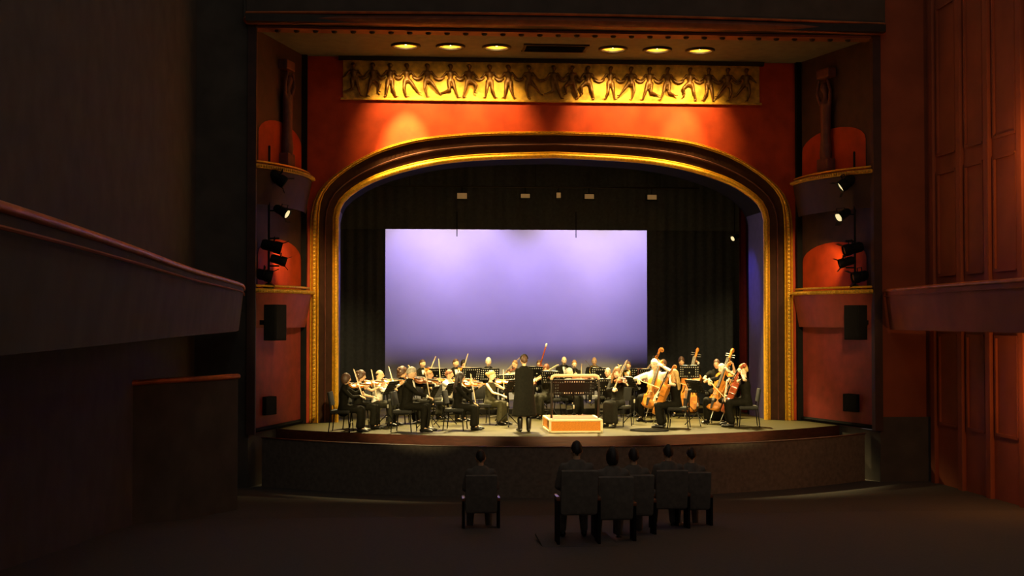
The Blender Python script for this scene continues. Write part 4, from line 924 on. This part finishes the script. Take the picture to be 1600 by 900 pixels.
# ================================================================== THE ORCHESTRA
RISE = 0.15
rs = empty('stage_riser', (0, 3.7, 0)); tag(rs, 'low black platform under the back row of players', 'platform')
MB().box((0.15,0,RISE/2),(8.2,3.3,RISE), bev=.01).build('deck', M['stage'], rs); MB().box((0.15,-1.655,RISE/2),(8.2,.012,RISE-.02)).build('front_skirt', M['ink'], rs)
def seat_at(px, top, Y, phi, lean, pose):
    p = at(px, top, Y); base = RISE if Y >= 2.2 else 0.0
    if pose == 'bass':
        H = p.z/.97-1.372; s = .97
    else:
        H = 0; s = max(.88, min(1.10, (p.z-base)/1.362))
    o = Matrix.Rotation(phi, 3, 'Z') @ V3((0, -(.012+.70*math.sin(R(lean)))*s, 0))
    return V3((p.x-o.x, Y, base)), s, H
PLAYERS = [
 # px, head top, depth, facing, pose, outfit, hair, woman, who, label, extras
 (541,583,-2.7, 82,'violin','long',('bob','brown'),True,'the bob-haired violinist nearest the left jamb','seated violinist with brown bob nearest the left jamb',dict(bowz=1.0,bow_u=.6)),
 (564,579,-1.9, 72,'violin','dress',('curly','brown'),True,'the curly-haired violinist behind the bob-haired one','bare-armed violinist with brown curly hair, second from the left',dict(bowz=1.3,bow_u=.75)),
 (593,577,-1.1, 66,'violin','white_shirt',('bald','dark'),False,'the balding white-shirted violinist at left','balding violinist in white shirt near the left wing',dict(bowz=.5,cloth='cloth2')),
 (629,573,-0.5, 78,'violin','long',('curly','brown'),True,'the brown-haired violinist behind the stooping grey-haired man','brown curly-haired violinist half hidden behind the stooping grey-haired man',dict(bowz=.4)),
 (643,572,-2.75, 74,'viola','suit',('short','grey'),False,'the stooping grey-haired man in front at left','large stooping grey-haired man in dark suit, front of the left group',dict(bowz=1.5,nod=14,lean=8,bow_u=.7)),
 (660,561, 3.0, 25,'violin','suit',('man','brown'),False,'the short-haired man in the back row left','short-haired man in suit, leftmost of the back row',dict(bowz=.5)),
 (671,578, 0.8, 60,'violin','dress',('bun','sandy'),True,'the sandy-haired violinist left of the tall stand','bare-armed violinist with sandy bun in the second row left',dict(bowz=1.9,bow_u=.3,cloth='cloth2')),
 (702,577, 0.1, 55,'violin','white_shirt',('short','red'),False,'the red-haired violinist behind the long-haired woman','red-haired violinist in white sleeves behind the long dark-haired woman',dict(bowz=.2)),
 (719,581,-2.35, 76,'violin','long',('long','dark'),True,'the long dark-haired violinist in front','seated violinist with long dark hair and black dress in front',dict(bowz=2.2,bow_u=.95)),
 (712,560, 3.0, 18,'violin','suit',('man','brown'),False,'the brown-haired man in the back row','brown-haired back row man, left of a dark-haired one',dict(bowz=1.2)),
 (724,563, 4.2,  8,'clarinet','long',('bob','dark'),True,'the dark-haired woman of the back row','dark-haired back row woman half behind the brown-haired man',dict()),
 (763,558, 3.2,  4,'clarinet','suit',('short','white'),False,'the white-haired back row man','white-haired back row man left of the standing woman',dict(skin='skin_pale')),
 (768,578,-0.9, 48,'violin','dress',('bun','blonde'),True,'the blonde violinist in olive sleeveless dress','blonde violinist in olive sleeveless dress left of the standing woman',dict(bowz=1.0,bow_u=.8,cloth='olive',skin='skin_pale')),
 (804,562, 2.4,-62,'viola','white_shirt',('man','sandy'),False,'the violist just left of the standing woman','violist in white sleeves just left of the standing woman',dict(bowz=.5)),
 (842,562, 3.6,-10,'bassoon','suit',('short','brown'),False,'the bassoonist right of the standing woman','brown-haired bassoonist in the back row right of the standing woman',dict()),
 (853,568, 0.9,-42,'viola','dress',('fringe','red'),True,'the auburn violist right of the standing woman','bare-armed auburn violist between standing woman and podium rail',dict(bowz=.2,cloth='cloth2')),
 (881,556, 4.2,  4,'clarinet','suit',('bald','dark'),False,'the bald back row player behind the podium','bald man in dark suit in the back row behind the podium rail',dict(skin='skin_pale')),
 (897,562, 3.4,  0,'clarinet','long',('short','sandy'),True,'the sandy-haired player behind the podium','sandy short-haired wind player behind the podium rail',dict(skin='skin_pale')),
 (889,574, 1.3, 38,'viola','long',('short','white'),True,'the white-haired violist seen over the podium rail','white-haired violist seen just over the podium rail',dict(bowz=.6,skin='skin_pale')),
 (928,557, 4.2, -4,'horn','suit',('bald','sandy'),False,'the bald horn player at the back','bald horn player in suit and white shirt, right of the podium rail',dict()),
 (949,574, 0.4,-32,'viola','suit',('man','grey'),False,'the grey-haired violist right of the podium','grey-haired violist behind the long fair-haired woman',dict(bowz=.5)),
 (963,573,-1.7,-34,'viola','long',('long','sandy'),True,'the long fair-haired violist beside the podium','long fair-haired violist in black dress just right of the podium',dict(bowz=1.6,bow_u=.4,cloth='cloth',skin='skin_pale')),
 (981,577, 2.6,-18,'horn','suit',('short','brown'),False,'the brown-haired horn player by the backcloth edge','brown-haired horn player near the right edge of the backcloth',dict()),
 (1001,577, 1.3,-40,'viola','long',('curly','red'),True,'the auburn violist among the stands','auburn curly-haired violist between the stands right of the podium',dict(bowz=.9)),
 (1022,559,-0.1,-30,'cello','white_shirt',('short','white'),False,'the white-haired cellist','white-haired cellist in white shirt right of the backcloth edge',dict(bowz=.7,skin='skin_pale')),
 (1036,560, 1.9,-100,'bass','suit',('man','brown'),False,'the bass player behind the white-haired cellist','brown-haired bass player close behind the white-haired cellist',dict(bowz=.6)),
 (1053,577,-2.25,-108,'cello','dress',('long','blonde'),True,'the long blonde cellist in front','long blonde-haired cellist in black dress with her back half turned',dict(bowz=.5,bow_u=.6,skin='skin_pale')),
 (1064,556, 1.5,-12,'bass','suit',('fringe','brown'),False,'the bass player with the fringe','bass player with brown fringe, middle of the three basses',dict(bowz=.8)),
 (1119,560, 0.8,-25,'bass','short_sleeve',('short','brown'),False,'the short-sleeved bass player at right','short-sleeved brown-haired bass player at the right',dict(bowz=.7)),
 (1127,567,-1.0,-42,'cello','short_sleeve',('bun','white'),True,'the pale-haired cellist at right','pale-haired cellist with amber cello in front of the right bass',dict(bowz=.2,bow_u=.35,skin='skin_pale')),
 (1161,568,-2.0,-98,'cello','dress',('short','blonde'),True,'the short blonde cellist at the far right','short blonde bare-armed cellist seated at the far right',dict(bowz=.2,bow_u=.4,cello='cello_red',skin='skin_pale')),
]
for i, (px, top, Y, ph, pose, outfit, hair, wm, who, label, ex) in enumerate(PLAYERS):
    ln = ex.get('lean', 4); ex = dict(ex); loc, s, H = seat_at(px, top, Y, R(ph), ln, pose)
    person(who, label, loc, R(ph), s, pose, outfit, hair, woman=wm, seed=i, perch_h=H, **ex)
p = at(819, 553, -3.0)
person('the standing woman', 'woman standing with her back turned, long black dress and boots', (p.x, -3.0, 0), R(186), p.z/1.775, 'solo', 'long', ('short', 'brown'), woman=True, seat=False, seed=77, lean=2, cloth='cloth')
# black ribbon in her hair is a thing she wears: part of the hair
STANDS = [
 (606,596,-1.5, 66, 'in front of the balding white-shirted violinist', 1), (681,576, 2.1, 25, 'before the leftmost back row man', 1), (735,575, 2.0, 14, 'before the brown-haired back row man', 1),
 (764,576, 2.3, 4, 'before the white-haired back row man', 1), (697,599,-1.1, 66, 'behind the long dark-haired violinist in front', 1), (785,586,-0.2, 30, 'left of the standing woman, upper', 1), (793,593,-1.5, 60, 'left of the standing woman, lower', 1),
 (839,573, 2.6,-10, 'before the bassoonist', 1), (863,580, 0.2,-30, 'before the auburn violist near the podium', 1), (938,575, 3.2,-4, 'before the bald horn player', 1), (948,592,-0.6,-32, 'before the grey-haired violist', 1),
 (991,589,-1.0,-75, 'side-on, right of the long fair-haired violist', 1), (1002,576, 1.8,-18, 'before the brown-haired horn player', 1), (1016,577, 0.9,-30, 'before the white-haired cellist', 1), (1077,571, 0.6,-12, 'before the bass player with the fringe', 1),
 (1090,594,-1.6,-60, 'slanted, between the blonde and pale-haired cellists', 1), (672,604,-2.0, 74, 'right of the stooping grey-haired man', 1)]
for px, top, Y, ph, txt, sh in STANDS:
    p = at(px, top, Y); b = RISE if Y >= 2.05 else 0.0
    music_stand((p.x, Y, b), R(ph), p.z, f'black music stand {txt}', sheet=f'open white music part on the stand {txt}' if sh else None, base=b, tilt=24 if abs(ph) < 50 else 30)

# --- podium with rail and the broad conducting desk
x0 = at(858.5, 675, -3.34).x; x1 = at(941, 675, -3.34).x; y0, y1, ph_ = -3.34, -1.96, .275
t = empty('conductor_podium', ((x0+x1)/2, (y0+y1)/2, 0)); tag(t, 'ochre sided podium with red carpet top and cream edging', 'podium')
w, d = x1-x0, y1-y0
MB().box((0,0,ph_/2),(w-.02,d-.02,ph_-.01)).build('side_panel', M['pod_side'], t); MB().box((0,0,ph_-.004),(w-.05,d-.05,.018)).build('carpet_top', M['pod_top'], t)
for sx in (-1, 1):
    for sy in (-1, 1): MB().box((sx*(w/2-.014),sy*(d/2-.014),ph_/2),(.05,.05,ph_-.02), bev=.006).build('corner_strip', M['pod_trim'], t)
    for z in (.022, ph_-.012):
        MB().box((0,sx*(d/2-.012),z),(w+.01,.046,.036), bev=.006).build('edging', M['pod_trim'], t); MB().box((sx*(w/2-.012),0,z),(.046,d+.01,.036), bev=.006).build('edging', M['pod_trim'], t)
xa, xb = x0+.055, x1-.06; YR = y0+.10; zt = at(900, 587, YR).z
t = empty('podium_rail', ((xa+xb)/2, YR, ph_)); tag(t, 'bright tubular safety rail standing along the front of the podium', 'rail'); hw = (xb-xa)/2
MB().loft([(-hw,0,zt-ph_-.07),(-hw+.02,0,zt-ph_-.02),(-hw+.07,0,zt-ph_),(hw-.07,0,zt-ph_),(hw-.02,0,zt-ph_-.02),(hw,0,zt-ph_-.07)], [.034]*6, 12).build('top_tube', M['pod_trim'], t, True)
for sx in (-1, 1):
    MB().loft([(sx*hw,0,zt-ph_-.05),(sx*hw,0,.0)], [.026,.026], 12).build('post', M['dark_bronze'], t, True); MB().lathe([(0,.035),(.035,.03),(.045,0.006),(.045,0)], 14, (sx*hw,0,.006)).build('base_flange', M['chrome'], t, True)
p = at(897, 593, -1.55)
music_stand((p.x, -1.5, 0), 0, p.z, 'broad black perforated desk behind the podium rail', .94, .40, 26, 'pale open score on the broad desk behind the podium rail', 0, .10)

# --- cellist boards and the small floor items
p = at(1016, 676, -3.0); o = MB().lathe([(0,.0),(.42,.0),(.43,.012),(.42,.022),(0,.024)], 28).build('floor_disc', M['rubber'], None, True); o.location = (p.x, -2.9, 0); tag(o, 'thin dark round board on the floor by the blonde cellist', 'floor board')
# --- heads of the audience just below the stage front
AUD = [(901,688,-13.5,'man','black','darkest, in front of the podium','nearest'),(957,699,-13.0,'bob','black','right of the one before the podium',''),(990,699,-12.0,'short','dark','third from the podium',''),(1044,694,-11.0,'short','black','below the blonde cellist',''),(1080,698,-10.5,'man','dark','below the far right cellists',''),(751,702,-10.5,'man','black','alone, left of the standing woman','')]
def make_seat():
    t = empty('auditorium_chair'); MB().box((0,-.02,.43),(.48,.46,.10), bev=.04).build('seat', M['house_seat'], t, True); MB().box((0,.24,.70),(.50,.09,.60), Matrix.Rotation(R(-10),3,'X'), bev=.04).build('backrest', M['house_seat'], t, True)
    for sx in (-1, 1): MB().box((sx*.275,.02,.60),(.05,.40,.05), bev=.015).build('armrest', M['varnish_dark'], t, True); MB().box((sx*.275,.05,.29),(.035,.34,.58)).build('side_panel', M['ink'], t)
    return t
for i, (px, top, Y, hs, hcx, txt, _) in enumerate(AUD):
    p = at(px, top, Y); z = house_z(Y); s = 1.0
    ped = p.z-1.362*s-z
    loc = (p.x, Y, z+ped)
    person(f'the spectator {txt}', f'dark silhouette of a spectator {txt}', loc, R(180), s, 'lap', 'coat', (hs, hcx), seat=False, seed=200+i, group='spectators in the stalls', lean=0, cloth='house_seat')
    so = place('auditorium_chair', make_seat, Matrix.Translation(loc) @ Matrix.Rotation(R(180),4,'Z') @ Matrix.Translation((0,.03,0)), f'dark red theatre seat under the spectator {txt}', 'seat', 'theatre seats in the stalls')
    if ped > .02:
        st = MB().box((0,0,ped/2),(1.0,1.1,ped)).build('seating_step', M['carpet_dark']); st.location = (p.x, Y+.15, z); tag(st, f'dark carpeted step under the spectator {txt}', 'step', 'steps of the stalls')
